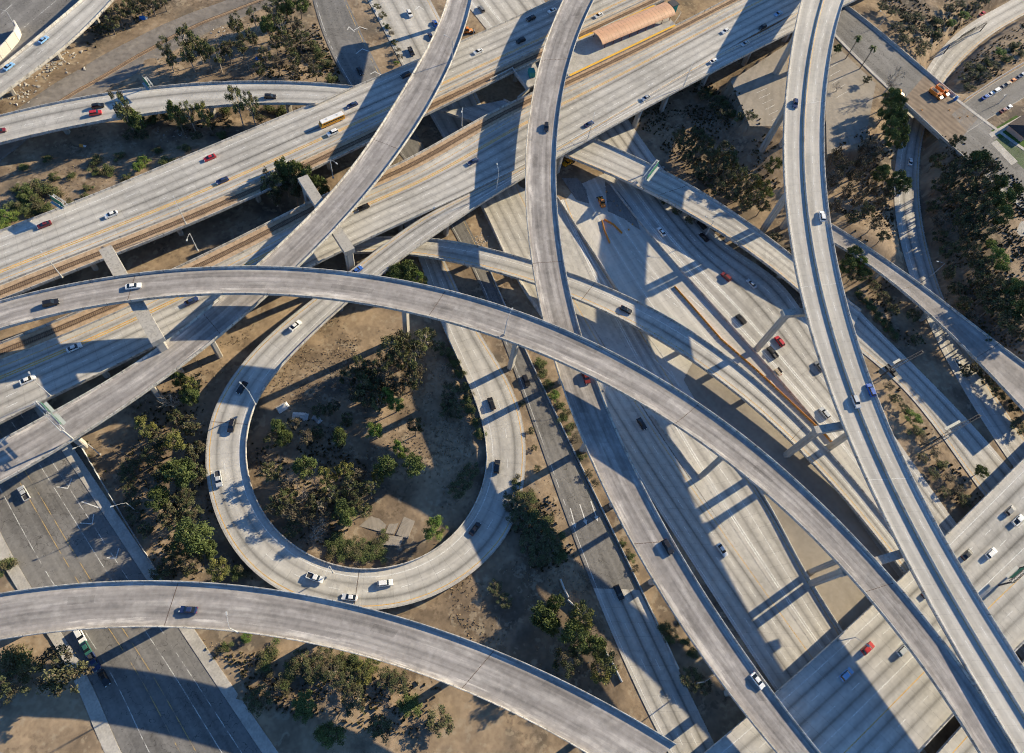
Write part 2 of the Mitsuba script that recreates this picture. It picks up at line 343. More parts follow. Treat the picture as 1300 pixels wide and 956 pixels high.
def bridge(name, road, label, category, mat, ls, rs, n, lines, depth=2.0, over=1.9, bl=True, br=True, group=None, i0=0, i1=None, dash=True):
    """An elevated road: box girder deck, running surface, paint, parapets. Its columns follow."""
    r = road; key = thing(name, label, category, group)
    w = r.w
    prof = [(0.0, 0.0), (('r', 0.0), 0.0), (('r', 0.0), -0.45), (('r', over), -0.8), (('r', over + 0.7), -depth), (over + 0.7, -depth), (over, -0.8), (0.0, -0.45)]
    part(key, 'deck', r.sweep(prof, True, i0, i1), 'column_concrete')
    surface(r, key, mat, ls, rs, n, lines, 0.03, i0, i1, dash=dash)
    for side, on in ((0, bl), (1, br)):
        if on is False: continue
        a0, a1 = (i0, i1) if on is True else on
        p = [(-0.03, -0.03), (0.42, -0.03), (0.26, 0.35), (0.22, 0.92), (-0.03, 0.92)]
        if side: p = [(('r', a), h) for a, h in p][::-1]
        pm = r.sweep(p, True, a0, a1); vv = r.v[slice(a0, a1)]
        part(key, 'parapet', pm, 'barrier_concrete', uv=np.column_stack([np.tile(np.arange(5.0), len(vv)), np.repeat(vv, 5)]))
    r.key = key
    return key

def column_mesh(x, y, z0, z1, ang, wid=2.6, thk=1.8, flare=True):
    c = 0.35
    def ring(w, t, z): return np.array([[sx, sy, z] for sx, sy in [(-w + c, -t), (w - c, -t), (w, -t + c), (w, t - c), (w - c, t), (-w + c, t), (-w, t - c), (-w, -t + c)]])
    w, t = wid / 2, thk / 2; fl = min(4.5, (z1 - z0) * 0.35)
    rs = [ring(w, t, z0), ring(w, t, z1 - fl)] + ([ring(w * 1.12, t, z1 - fl * 0.5), ring(w * 1.6, t * 1.0, z1)] if flare else [ring(w, t, z1)])
    V = np.vstack(rs); F = []
    for k in range(len(rs) - 1):
        for j in range(8):
            a, b = k * 8 + j, k * 8 + (j + 1) % 8; F += [[a, b, b + 8], [a, b + 8, a + 8]]
    o = len(V) - 8
    F += [[0, j + 1, j] for j in range(1, 7)] + [[o, o + j, o + j + 1] for j in range(1, 7)]
    return turned(trimesh.Trimesh(V, F, process=False), x, y, 0, ang)
# ------------------------------------------------------------------ the roads, surveyed
TOP = 9.5                                                      # the street level of the quarter at the upper right
# at grade
sb = Road('sb', [(440, -45), (467, 0), (510, 82), (612, 265), (654, 354), (690, 404), (780, 560), (870, 700), (960, 840), (1045, 965)],
          [(520, -45), (548, 0), (588, 82), (660, 240), (712, 345), (757, 420), (833, 545), (880, 612), (972, 745), (1030, 826), (1130, 965)], 0.08, 0)
hov = Road('hov', [(706, 255), (726, 300), (752, 357), (792, 438), (838, 515), (886, 597), (975, 738), (1035, 823), (1136, 962)],
           [(722, 252), (747, 307), (784, 365), (834, 447), (880, 520), (952, 603), (1010, 705), (1062, 790), (1180, 960)], 0.09, 0)
nb = Road('nb', [(556, -45), (590, 0), (640, 66), (770, 222), (811, 283), (866, 346), (937, 426), (975, 467), (1055, 560), (1120, 645), (1185, 715), (1300, 840)],
          [(660, -45), (690, 0), (735, 60), (838, 210), (880, 262), (920, 310), (985, 352), (1046, 440), (1100, 505), (1150, 575), (1200, 645), (1310, 770)], 0.08, 0)
apron = Road('apron', [(728, 238), (750, 288), (784, 346), (838, 432), (884, 498), (960, 590), (1018, 690), (1075, 782), (1130, 850)],
             [(772, 218), (811, 281), (866, 344), (938, 424), (974, 464), (1056, 558), (1121, 642), (1186, 714), (1240, 780)], 0.05, 0)
pn = Road('pn', [(372, -45), (398, 0), (440, 104), (505, 190), (556, 262), (574, 292), (598, 338), (640, 440), (662, 492), (683, 550), (700, 602), (715, 650), (731, 697), (757, 752), (795, 842), (850, 960)],
          [(418, -45), (441, 0), (484, 95), (540, 190), (578, 255), (603, 300), (622, 346), (668, 448), (690, 495), (716, 548), (739, 602), (760, 645), (780, 685), (808, 735), (859, 850), (915, 960)], 0.08, 0)
q = Road('q', [(-140, 470), (-62, 560), (0, 672), (36, 744), (84, 806), (115, 870), (165, 975)],
         [(10, 470), (40, 515), (75, 567), (163, 701), (228, 802), (275, 868), (345, 975)], 0.08, 0)
u = Road('u', [(1312, -22), (1285, 0), (1226, 33), (1178, 84), (1155, 135), (1148, 157), (1137, 215), (1136, 258), (1148, 332), (1172, 395), (1192, 440), (1228, 500), (1282, 585), (1340, 665)],
         [(1345, -3), (1310, 15), (1259, 43), (1221, 76), (1195, 112), (1181, 140), (1174, 165), (1168, 220), (1171, 283), (1184, 345), (1207, 400), (1232, 447), (1270, 512), (1318, 580), (1375, 655)], 0.08, 0)
y_low = Road('ylow', [(1046, 408), (1080, 436), (1112, 463), (1146, 491), (1188, 546), (1242, 618), (1290, 680)], [(1062, 362), (1095, 398), (1129, 435), (1165, 466), (1221, 526), (1275, 586), (1320, 645)], 0.10, 0)
tl_low = Road('tllow', [(-150, 90), (-60, 0), (20, -70), (90, -130)], [(-70, 152), (0, 90), (52, 47), (104, 2), (150, -40)], 0.05, 0)
# the quarter at the upper right
t = Road('t', [(1030, -40), (1060, -8), (1080, 14), (1137, 58), (1222, 131), (1262, 160), (1300, 188), (1370, 240)], [(1000, -15), (1035, 17), (1060, 48), (1117, 102), (1157, 142), (1230, 208), (1265, 238), (1330, 290)], TOP, 0)
v = Road('v', [(1208, 145), (1240, 118), (1262, 106), (1312, 76), (1370, 40)], [(1228, 168), (1255, 150), (1278, 138), (1330, 106), (1390, 66)], TOP + 0.04, 0)
# raised
n105 = Road('n', [(-90, 325), (-20, 298), (0, 291), (138, 239), (320, 160), (482, 94), (536, 74), (650, 23), (690, 4), (740, -20), (820, -60)],
            [(-90, 420), (-20, 387), (0, 379), (127, 329), (244, 283), (330, 243), (419, 200), (472, 178), (538, 145), (630, 101), (690, 71), (736, 50), (831, 5), (930, -42)],
            [11, 11.5, 11.6, 12.3, 13.2, 14, 14, 14, 14, 14, 14])
s105 = Road('s', [(-90, 474), (-20, 441), (0, 433), (122, 385), (203, 345), (330, 286), (426, 238), (492, 213), (560, 177), (622, 143), (720, 97), (858, 31), (930, -5), (1030, -55)],
            [(-90, 585), (-20, 544), (0, 534), (68, 501), (137, 467), (193, 440), (300, 384), (396, 335), (437, 313), (543, 266), (605, 238), (665, 209), (708, 185), (911, 68), (1004, 18), (1040, 0), (1130, -48)],
            [11, 11.5, 11.6, 12.4, 13, 13.6, 14, 14, 14, 14, 14, 14, 14, 14], k=0.25)
loop = Road('loop', [(1150, -68), (1040, -10), (1004, 18), (911, 67), (708, 184), (605, 237), (543, 267), (434, 342), (370, 390), (320, 436), (298, 458), (279, 484), (264, 525), (258, 565), (259, 600), (266, 640), (280, 675), (300, 703), (330, 731), (353, 748), (395, 764), (440, 773), (482, 773), (523, 764), (574, 744), (619, 708), (650, 670), (663, 620), (668, 567), (656, 507), (640, 470), (605, 415), (577, 354), (560, 322), (540, 286), (522, 250)],
            [(1190, -52), (1080, 2), (1004, 41), (911, 87), (708, 199), (665, 224), (607, 258), (540, 302), (477, 347), (420, 398), (376, 441), (350, 466), (334, 487), (320, 516), (313, 546), (312, 580), (318, 615), (333, 648), (358, 678), (380, 696), (404, 709), (430, 717), (460, 721), (508, 716), (561, 690), (602, 641), (617, 592), (612, 536), (594, 488), (577, 445), (557, 402), (545, 370), (536, 335), (518, 297), (500, 262)],
            [14, 14, 14, 14, 14, 14, 14, 13.6, 12.9, 12.2, 11.6, 11, 10.2, 9.4, 8.6, 7.8, 7.1, 6.5, 5.8, 5.3, 4.7, 4.2, 3.7, 3.2, 2.6, 2.0, 1.4, 0.9, 0.55, 0.35, 0.3, 0.25, 0.2, 0.2, 0.2, 0.2], pair=True, k=0.22)
e = Road('e', [(-90, 172), (0, 147), (106, 122), (198, 108), (266, 103), (330, 103), (396, 104), (449, 108)], [(-90, 207), (0, 181.5), (114, 155), (211, 139.6), (287, 132), (330, 130.5), (373, 131), (400, 130)], [8, 8.4, 9.3, 10.5, 11.6, 12.8, 13.9, 14.02])
tl = Road('tl', [(-90, 158), (0, 84), (50, 43), (101.5, 0), (150, -45)], [(-90, 190), (0, 118), (50, 84), (89, 53), (140, 0), (180, -45)], 8.0)
c = Road('c', [(-90, 610), (0, 558), (73.6, 516), (134.5, 481), (200, 436), (226, 419), (274, 377), (320, 336), (396, 268), (437, 220), (477, 162), (510, 112), (536, 74), (566, 0), (580, -45)],
         [(-90, 658), (0, 610), (96.5, 552), (185, 496), (239, 454), (269, 431), (289, 413), (330, 376), (373, 337), (421.5, 290), (452, 255.5), (482.5, 220), (503, 195.5), (538, 145), (574, 76), (589, 38), (598, 0), (606, -45)],
         [16.5, 17, 18, 19, 20, 20.3, 20.8, 21.4, 22.4, 23, 23.6, 24, 24.3, 24.8, 25])
d = Road('d', [(-90, 410), (0, 382), (70, 364), (142, 349.5), (254, 339), (330, 338), (442, 344), (548, 362), (650, 391), (703.5, 413), (762, 440), (843, 483), (919, 529), (970, 572), (1043, 640), (1112, 706), (1163, 766), (1236.5, 866), (1300, 965)],
         [(-90, 448), (0, 415), (80, 396), (162, 382), (274, 373.5), (330, 372), (434, 380), (548, 403), (624.6, 423), (703.5, 455), (825, 516), (922, 584), (970, 620), (1031, 680), (1071.5, 722), (1109.6, 766), (1188, 866), (1252, 965)],
         [27, 28, 28.4, 28.6, 28.8, 29, 29, 29, 29, 29, 29, 28.8, 28.4, 28, 27.2, 26, 25, 23.5, 22])
g = Road('g', [(738, -45), (716, 0), (700, 36), (686, 76), (670.5, 165), (666.6, 225), (668, 270), (678, 347), (691, 407), (706, 460), (736.5, 541.5), (800, 679), (830, 734), (873.6, 802.5), (919, 866), (990, 962)],
         [(780, -45), (755.5, 0), (718.7, 94), (708.5, 190), (706.5, 225), (708, 265), (713.6, 309), (727, 372), (741.5, 428), (754, 472), (797, 577), (833, 640), (856, 683), (868.5, 703.5), (922, 790), (975, 866), (1045, 962)],
         [25.3, 25, 24.8, 24.6, 24, 23.5, 23.2, 22.6, 22, 21.6, 20.9, 19.6, 19, 18, 17, 15.5])
j = Road('j', [(-90, 772), (0, 752), (101.5, 739), (203, 736), (330, 748), (447, 767), (574, 803), (650, 834), (718.7, 866), (860, 945)], [(-90, 832), (0, 810), (101.5, 799), (203, 796), (330, 806), (447, 831), (569, 867), (690, 925), (800, 992)],
         [15.5, 16, 16.8, 17, 17.5, 18, 18.4, 18.6, 18.8, 19])
f = Road('f', [(1036, -60), (1017, 0), (1005, 50), (998, 101.5), (995, 178), (998, 230), (1013, 321.5), (1031, 390), (1051, 460), (1081.7, 549), (1125, 640), (1158, 708.5), (1208.6, 805), (1241, 866), (1295, 962)],
         [(1100, -60), (1071.5, 0), (1054, 63.5), (1046, 152), (1049, 220), (1069, 321.5), (1087, 390), (1107, 460), (1137.6, 540), (1186, 640), (1213, 690), (1249, 754), (1300, 840), (1372, 962)],
         [29, 30.5, 32, 33.5, 35, 35.5, 35.2, 34.4, 33.6, 32, 30, 28.2, 26.2, 24.8, 23])
k = Road('k', [(455, 303), (500, 300), (548, 301), (607, 312), (650, 323), (724, 347), (782, 369), (856, 405), (920, 448), (970, 488), (1026, 545), (1079, 600), (1137.6, 672), (1175, 720), (1230, 800)],
         [(440, 322), (470, 318), (513, 321.5), (560, 329), (621.5, 343), (680, 360), (729, 377.5), (805, 412), (884, 462), (970, 526), (1021, 572), (1071.6, 630), (1127, 700), (1160, 742), (1210, 815)],
         [6.6, 6.7, 6.8, 7, 7, 7, 7, 7, 6.8, 6.4, 5.6, 4.4, 2.6, 1.5, 0.4])
y = Road('y', [(640, 125), (700, 152), (771, 183), (828, 208.5), (900, 246), (970, 296), (1016, 332), (1060, 366), (1093, 394)], [(560, 140), (640, 168), (741.5, 207), (815, 238), (881.5, 272), (970, 333), (1023, 376), (1060, 410), (1078, 428)],
         [7, 7, 7, 7, 6.7, 5.9, 4.8, 2.8, 0.9])
r2 = Road('r2', [(1030, 268), (1064, 290), (1112, 319), (1153, 347), (1213.6, 395), (1285, 448), (1350, 495)], [(1000, 275), (1040, 298), (1092, 326), (1145, 369), (1196, 412), (1244, 460), (1310, 530)], [10.0, 10.0, 9.8, 9.6, 9.5, 9.4, 9.4])
m1 = Road('m1', [(860, 985), (925, 930), (1000.5, 866), (1110, 767), (1160, 719), (1206, 675.5), (1300, 582), (1420, 463)], [(1010, 1120), (1085, 1045), (1175, 950), (1232, 880), (1276, 842), (1330, 790), (1420, 705), (1530, 600)], 8.0)
m2 = Road('m2', [(1025, 1135), (1100, 1058), (1188, 963), (1244, 892), (1288, 853), (1342, 800), (1432, 714), (1542, 610)], [(1150, 1255), (1230, 1175), (1320, 1080), (1380, 1010), (1420, 970), (1475, 920), (1560, 830), (1670, 730)], 8.0)
fill = Road('fill', [(655, 235), (712, 345), (757, 420), (833, 545), (880, 612), (972, 745), (1030, 826), (1130, 965)], [(712, 258), (752, 350), (792, 432), (840, 510), (890, 594), (980, 740), (1038, 826), (1140, 965)], 0.03, 0)
fill2 = Road('fill2', [(712, 262), (743, 316), (778, 373), (828, 456), (874, 529), (948, 614)], [(731, 238), (756, 290), (792, 350), (844, 436), (892, 502), (964, 592)], 0.035, 0)
GRADE = [fill, fill2, sb, hov, nb, apron, pn, q, u, y_low, tl_low]
RAISED = [n105, s105, loop, e, tl, c, d, g, j, f, k, y, r2, m1, m2]

# ------------------------------------------------------------------ terrain: one sheet, fine in the middle, out to the horizon
core = np.arange(-340, 420.1, 2.0); out = np.array([4, 10, 25, 60, 150, 350, 800, 1800, 4000.0])
gx = np.r_[core[0] - out[::-1], core, core[-1] + out]; gyc = np.arange(-90, 620.1, 2.0); gy = np.r_[gyc[0] - out[::-1], gyc, gyc[-1] + out]
X, Y = np.meshgrid(gx, gy, indexing='ij'); XY = np.stack([X, Y], -1).reshape(-1, 2)
def inside(poly): return shapely.contains_xy(poly, X, Y)
def pxpoly(pts, z=0.0): return Polygon([at(a, b, z)[:2] for a, b in pts]).buffer(0)
Z = np.zeros_like(X)
# the quarter at the upper right stands TOP above the freeways; the ramp u runs through it in a cut
plateau = pxpoly([(1085, -60), (1060, -30), (1000, 55), (935, 105), (945, 160), (985, 200), (1060, 150), (1130, 210), (1128, 262), (1075, 268), (1050, 292), (1120, 322), (1250, 405), (1310, 470), (1430, 540), (1600, 300), (1500, -80)], TOP)
Z[inside(plateau)] = TOP - 0.12
cut = u.poly.buffer(5.0)
Z[inside(cut)] = 0.0
berm = Polygon(np.vstack([n105.A[:int(n105.n * 0.42)], (n105.A[:int(n105.n * 0.42)] + np.array([-1.5, 7.0]))[::-1]])).buffer(0.5)
Z[inside(berm)] = 8.5
Zf = gaussian_filter(Z[9:-9, 9:-9], 3.5)
Z = np.pad(Zf, 9, mode='edge')
bumps = (meshkit.fbm(np.stack([X * 0.05, Y * 0.05, X * 0], -1), 4, 3) - 0.5) * 1.6
flat = inside(t.poly.buffer(4)) | inside(v.poly.buffer(4)) | inside(pxpoly([(1045, 60), (1075, 60), (1120, 110), (1100, 190), (1050, 200), (1040, 130)], TOP)) | inside(pxpoly([(925, 100), (1000, 52), (1000, 170), (950, 160)], TOP))
Z = Z + np.where(flat, 0.0, bumps)
Z = np.where(flat, TOP - 0.12, Z)
for r in (u,): Z = np.where(inside(r.poly.buffer(2.5)), np.minimum(Z, -0.1), Z)
for r in [x for x in GRADE if x is not u]: Z = np.where(inside(r.poly.buffer(3.0)), -0.1, Z)
low = inside(loop.poly.buffer(4)) & (Y < 1e9)
for r, on in ((loop, loop.z < 2.2), (k, k.z < 2.5), (y, y.z < 2.5)):
    ii = np.where(on)[0]; pg = Polygon(np.vstack([r.A[ii], r.B[ii][::-1]])).buffer(3.0); Z = np.where(inside(pg), np.minimum(Z, -0.1), Z)
# the bank of the ramp where it leaves the ground inside the loop
ground_z = RegularGridInterpolator((gx, gy), Z, bounds_error=False, fill_value=0.0)
def gz(x, y): return float(ground_z([[x, y]])[0])
nx_, ny_ = len(gx), len(gy); idx = (np.arange(nx_ - 1)[:, None] * ny_ + np.arange(ny_ - 1)[None]).ravel()
F = np.vstack([np.stack([idx, idx + ny_, idx + ny_ + 1], 1), np.stack([idx, idx + ny_ + 1, idx + 1], 1)])
single('ground', trimesh.Trimesh(np.column_stack([XY, Z.reshape(-1)]), F, process=False), 'dirt', kind='structure', smooth=True)

# ------------------------------------------------------------------ roads at grade
def grade(name, r, mat, ls, rs, n, lines, label=None, dash=True, h=0.0, trim=0.0):
    key = numbered(name)
    m = r.sweep([(0, 0), (('r', 0), 0), (('r', 0), -0.6), (0, -0.6)], True)
    scene[key] = mikit.ply(m, 'tan_pavement'); labels[key] = {'kind': 'structure'}
    surface(r, key, mat, ls, rs, n, lines, 0.02 + h, trim=trim, dash=dash)
    r.key = key; return key
grade('median_pavement', fill, 'freeway_concrete', 0.5, 0.5, 0, [], dash=False)
grade('median_pavement', fill2, 'pale_concrete', 0.5, 0.5, 0, [], dash=False)
grade('central_pavement', apron, 'pale_concrete', 1, 1, 5, [(1, 'w'), (3, 'w')], dash=False)
grade('freeway', sb, 'freeway_concrete', 1.2, 1.6, 4, [(0, 'w'), (4, 'y')])
grade('freeway', nb, 'freeway_concrete', 3.2, 2.0, 5, [(0, 'ww'), (1, 'ww'), (5, 'w')])
grade('freeway_lanes', hov, 'freeway_concrete', 2.0, 1.6, 2, [(0, 'ww'), (1, 'w'), (2, 'y')])
split = int(np.argmin(((pn.C - at(783, 742)[:2]) ** 2).sum(1)))
key = numbered('asphalt_road'); scene[key] = mikit.ply(pn.sweep([(0, 0), (('r', 0), 0), (('r', 0), -0.6), (0, -0.6)]), 'asphalt'); labels[key] = {'kind': 'structure'}; pn.key = key
surface(pn, key, 'asphalt', 1.2, 1.2, 3, [(0, 'w'), (3, 'y')], 0.02, 0, split + 1, trim=0.0, dash=False)
surface(pn, key, 'freeway_concrete', 1.2, 1.2, 3, [(0, 'w')], 0.02, split, None, trim=0.0)
grade('street', q, 'asphalt', 3.0, 5.5, 6, [(0.9, 'w'), (2.6, 'y'), (3.5, 'y'), (4.9, 'w'), (6, 'w')], dash=False)
grade('ramp_road', u, 'freeway_concrete', 2.4, 1.0, 2, [(0, 'w'), (2, 'y')])
grade('ramp_road', y_low, 'freeway_concrete', 1.5, 1.5, 3, [(0, 'y'), (3, 'w')])
grade('yard_road', tl_low, 'asphalt', 4, 3.0, 6, [(3, 'w'), (5, 'w')], dash=False)
# packed tan ground between the barrier and the elevated ramp
tanp = Road('tanp', [(868, 482), (906, 545), (948, 600), (1005, 700), (1060, 790), (1095, 850)], [(884, 452), (985, 530), (1060, 618), (1110, 690), (1165, 765), (1200, 810)], 0.10, 0)
m, uv = sheet2(tanp, [(0, 0), (('f', 0.5), 0.5), (('r', 0), 1)], 0.06); single('packed_ground', m, 'tan_pavement', kind='structure', uv=uv)
# street t on its bridge, cross street v
def slab(name, r, mat, ls, rs, n, lines, depth, dash=False):
    key = numbered(name); scene[key] = mikit.ply(r.sweep([(0, 0), (('r', 0), 0), (('r', 0), -depth), (0, -depth)]), 'column_concrete'); labels[key] = {'kind': 'structure'}
    surface(r, key, mat, ls, rs, n, lines, 0.03, trim=0.3, dash=dash); r.key = key; return key
slab('street', t, 'asphalt', 1.5, 2.0, 4, [], 1.3); slab('street', v, 'asphalt', 2.5, 2.5, 2, [], 0.3)
for side in (0, 1):                                            # raised walks with their kerb along street t and street q
    p = [(0.0, 0.0), (0.0, 0.16), (1.9, 0.16), (1.9, 0.0)]
    if side: p = [(('r', a), h + 0.02) for a, h in p][::-1]
    part(t.key, 'pavement', t.sweep(p), 'walk_concrete')
part(q.key, 'pavement', q.sweep([(('r', -4.6), -0.1), (('r', -4.6), 0.14), (('r', -0.1), 0.14), (('r', -0.1), -0.1)][::-1]), 'walk_concrete')
part(q.key, 'pavement', q.sweep([(-4.5, -0.1), (-4.5, 0.14), (-0.1, 0.14), (-0.1, -0.1)]), 'walk_concrete')
m, uv = sheet2(t, [(2.2, 0), (('f', 0.5), 0.5), (('r', 2.2), 1)], 0.07, int(t.n * 0.50), int(t.n * 0.71)); part(t.key, 'excavation', m, 'dug_earth', uv=uv)
# gravel bed of the old railway, and its track
rb = Road('rb', [(-60, 205), (55, 118), (130, 70), (230, 22), (330, -12), (430, -48)], [(-10, 215), (90, 140), (160, 102), (215, 66), (330, 14), (450, -30)], 0.0, 0)
rb.z = np.array([gz(*p) for p in rb.C]) + 0.25
m, uv = sheet2(rb, [(0, 0), (('f', 0.5), 0.5), (('r', 0), 1)], 0.05); 
m = rb.sweep([(0, 0.05), (('r', 0), 0.05), (('r', -1.0), -0.9), (-1.0, -0.9)]); single('railway_gravel', m, 'gravel', kind='structure', uv=np.column_stack([np.tile([0, 1, 1, 0], rb.n), np.repeat(rb.v, 4)]))
tk = thing('railway_track', 'old single railway track with brown rails on grey gravel at the upper left', 'railway track')
tm, uv = sheet2(rb, [(('f', 0.52), 0), (('f', 0.58), 0.5), (('f', 0.64), 1)], 0.09); part(tk, 'track_bed', tm, 'ballast', uv=uv)
for a in (-0.75, 0.75):
    o = rb.w * 0.58 + a; part(tk, 'rail', rb.sweep([(o - 0.09, 0.06), (o + 0.09, 0.06), (o + 0.09, 0.26), (o - 0.09, 0.26)]), 'steel_rail')

# ------------------------------------------------------------------ raised roads
TRACKW = 6.6
bridge('freeway_bridge', n105, 'wide elevated freeway carrying the school bus, with a yellow double line', 'freeway bridge', 'freeway_concrete', 3.0, 2.0 + TRACKW, 5, [(0, 'w'), (4, 'yy'), (5, 'y')], 2.2, 3)
bridge('freeway_bridge', s105, 'wide elevated freeway with orange lane lines, lower of the two', 'freeway bridge', 'freeway_concrete', 2.2 + TRACKW, 0.5, 5, [(0, 'y'), (1, 'yy'), (5, 'w')], 2.2, 3,
       br=(0, int(np.argmin(((s105.B - at(543, 266, 14)[:2]) ** 2).sum(1))) + 1))
gore = int(np.argmin(((loop.A - at(543, 267, 14)[:2]) ** 2).sum(1)))
bridge('loop_ramp', loop, 'teardrop shaped loop ramp curling down round the wooded plot to the ground', 'ramp', 'freeway_concrete', 1.2, 2.4, 2, [(0, 'y'), (2, 'w')], 1.7, 1.2, bl=(gore, None))
bridge('ramp_bridge', e, 'elevated ramp with a red car joining the wide freeway at the upper left', 'ramp', 'freeway_concrete', 2.5, 1.2, 2, [(0, 'w'), (2, 'y')], 1.7, 1.2)
bridge('ramp_bridge', tl, 'two lane overpass crossing the upper left corner above a rubble strewn bank', 'overpass', 'freeway_concrete', 1.5, 1.0, 2, [(0, 'w')], 1.7, 1.2)
bridge('flyover', c, 'grey flyover rising from the left edge to the top, under the long curved one', 'flyover', 'ramp_concrete', 1.4, 1.4, 2, [], dash=False)
bridge('flyover', d, 'long grey curved flyover crossing above all others from left edge to lower right', 'flyover', 'ramp_concrete', 1.2, 2.6, 2, [], dash=False)
bridge('flyover', g, 'grey central flyover sweeping from the top down under the long curved one', 'flyover', 'ramp_concrete', 2.8, 1.2, 2, [], dash=False)
bridge('flyover', j, 'dark grey flyover arching across the lower left corner below the loop ramp', 'flyover', 'ramp_concrete', 1.4, 2.6, 2, [], dash=False)
bridge('flyover', f, 'pale double flyover with a median barrier curving down the right side on tall columns', 'flyover', 'pale_concrete', 1.2, 1.2, 4, [(0, 'w'), (1.86, 'y'), (2.14, 'y'), (4, 'w')], 2.3, 2.2)
part(f.key, 'median_barrier', f.sweep([(f.w * 0.5 - 0.32, 0.0), (f.w * 0.5 + 0.32, 0.0), (f.w * 0.5 + 0.12, 0.95), (f.w * 0.5 - 0.12, 0.95)]), 'barrier_concrete')
bridge('ramp_bridge', k, 'narrow low ramp passing under the central flyover and descending to the lower right', 'ramp', 'freeway_concrete', 3.2, 1.8, 1, [(0, 'w'), (1, 'y')], 1.6, 1.2)
bridge('ramp_bridge', y, 'low three lane ramp dappled with tree shade beside the dark grove', 'ramp', 'freeway_concrete', 1.5, 1.5, 3, [(0, 'w'), (3, 'y')], 1.6, 1.2)
bridge('ramp_bridge', r2, 'disused looking ramp bridge without markings between the dark groves at the right', 'ramp', 'ramp_concrete', 1.0, 1.0, 1, [], 1.7, 1.2)
bridge('freeway_bridge', m1, 'broad freeway bridge with dense traffic crossing the lower right corner', 'freeway bridge', 'freeway_concrete', 3.0, 3.0, 6, [(0, 'w'), (3, 'w'), (4, 'y')], 2.2, 3)
bridge('freeway_bridge', m2, 'second carriageway beyond the narrow slot at the very lower right corner', 'freeway bridge', 'freeway_concrete', 3.0, 3.0, 6, [(0, 'y'), (6, 'w')], 2.2, 3)
for r, fr in ((f, (0.1, 0.34, 0.58, 0.77)), (d, (0.16, 0.42, 0.66, 0.86)), (g, (0.2, 0.5, 0.8)), (c, (0.3, 0.62)), (j, (0.3, 0.73)), (k, (0.35, 0.7)), (y, (0.5,)), (r2, (0.45, 0.75)), (loop, (0.35, 0.6, 0.72))):
    for q_ in fr:                                              # expansion joints across the decks
        i = int(r.n * q_); A, B = r.pts(0.45, 0.05)[i], r.pts(('r', 0.45), 0.05)[i]
        part(r.key, 'expansion_joint', beam(A, B, 0.16, 0.03), 'white_paint' if r is f else 'steel_rail')
# the light rail tracks on the two wide bridges
for r, right, lab in ((n105, True, 'sandy ballasted light rail track on the lower edge of the upper freeway bridge'), (s105, False, 'sandy ballasted light rail track on the upper edge of the freeway with orange lines')):
    tk = thing('light_rail_track', lab, 'railway track')
    A = (lambda o: ('r', TRACKW - o)) if right else (lambda o: o)
    cols = [(A(0.5), 0), (A(TRACKW / 2), 0.5), (A(TRACKW - 0.3), 1)]
    tm, uv = sheet2(r, cols if right else cols, 0.10); part(tk, 'ballast_bed', tm, 'ballast', uv=uv)
    for o in (TRACKW / 2 - 0.75, TRACKW / 2 + 0.75):
        p = [(A(o - 0.08), 0.08), (A(o + 0.08), 0.08), (A(o + 0.08), 0.28), (A(o - 0.08), 0.28)]
        part(tk, 'rail', r.sweep(p), 'steel_rail')
    p = [(A(TRACKW - 0.1 if not right else 0.1), 0.0), (A(TRACKW + 0.2 if not right else -0.2), 0.0), (A(TRACKW + 0.1 if not right else -0.1), 0.9), (A(TRACKW if not right else 0.0), 0.9)]
    part(tk, 'trackside_wall', r.sweep(p), 'barrier_concrete')
for r in RAISED: print(r.name, 'w %.1f-%.1f' % (r.w.min(), r.w.max()), 'len %.0f' % arcs(r.C)[-1])

# ------------------------------------------------------------------ columns
def col_to(r, x, y, ang, ztop, base=None, wid=2.6, thk=1.8):
    part(r.key, 'column', column_mesh(x, y, (gz(x, y) if base is None else base) - 0.3, ztop, ang, wid, thk), 'column_concrete')
def below(r, i): return [o for o in RAISED if o is not r and shapely.distance(o.poly, Point(r.C[i])) < 3.2 and o.z[int(np.argmin(((o.C - r.C[i]) ** 2).sum(1)))] < r.z[i] - 2]
def free(r, p):
    P = Point(p)
    for o in RAISED:
        if o is r: continue
        if shapely.distance(o.poly, P) < 2.0 and o.z[int(np.argmin(((o.C - p) ** 2).sum(1)))] < r.z[int(np.argmin(((r.C - p) ** 2).sum(1)))]: return False
    for o in GRADE:
        if o is apron or o is tl_low: continue
        if shapely.contains(o.poly.buffer(0.3), P): return False
    return True
def auto_columns(r, step, fr=(0.5,), depth=2.0, wid=2.6, zmin=3.0, avoid=()):
    S = arcs(r.C); x = step * 0.5
    while x < S[-1]:
        for off in (0, 4, -4, 8, -8, 12, -12):
            i = int(np.argmin(np.abs(S - (x + off))))
            if r.z[i] < zmin + gz(*r.C[i]): continue
            pp = [r.A[i] + (r.B[i] - r.A[i]) * a for a in fr]
            if all(free(r, p) for p in pp) and all(np.linalg.norm(p - np.array(a)) > 22 for p in pp for a in avoid):
                ang = math.atan2(*(r.B[i] - r.A[i])[::-1])
                for p in pp: col_to(r, p[0], p[1], ang, r.z[i] - depth + 0.15, wid=wid if len(fr) == 1 else 1.8)
                break
        x += step
def on_road(r, px, py, z0=0.0):
    """A column of r whose foot the photograph shows at px, py."""
    p = at(px, py, z0); i = int(np.argmin(((r.C - p[:2]) ** 2).sum(1))); return p, i, math.atan2(*(r.B[i] - r.A[i])[::-1])
SEEN = {'d': [(518, 424), (888, 606)], 'c': [(279, 451), (98, 566)], 'f': [(985, 93), (972, 182)]}
man = {'d': [], 'c': [], 'f': [], 'g': []}
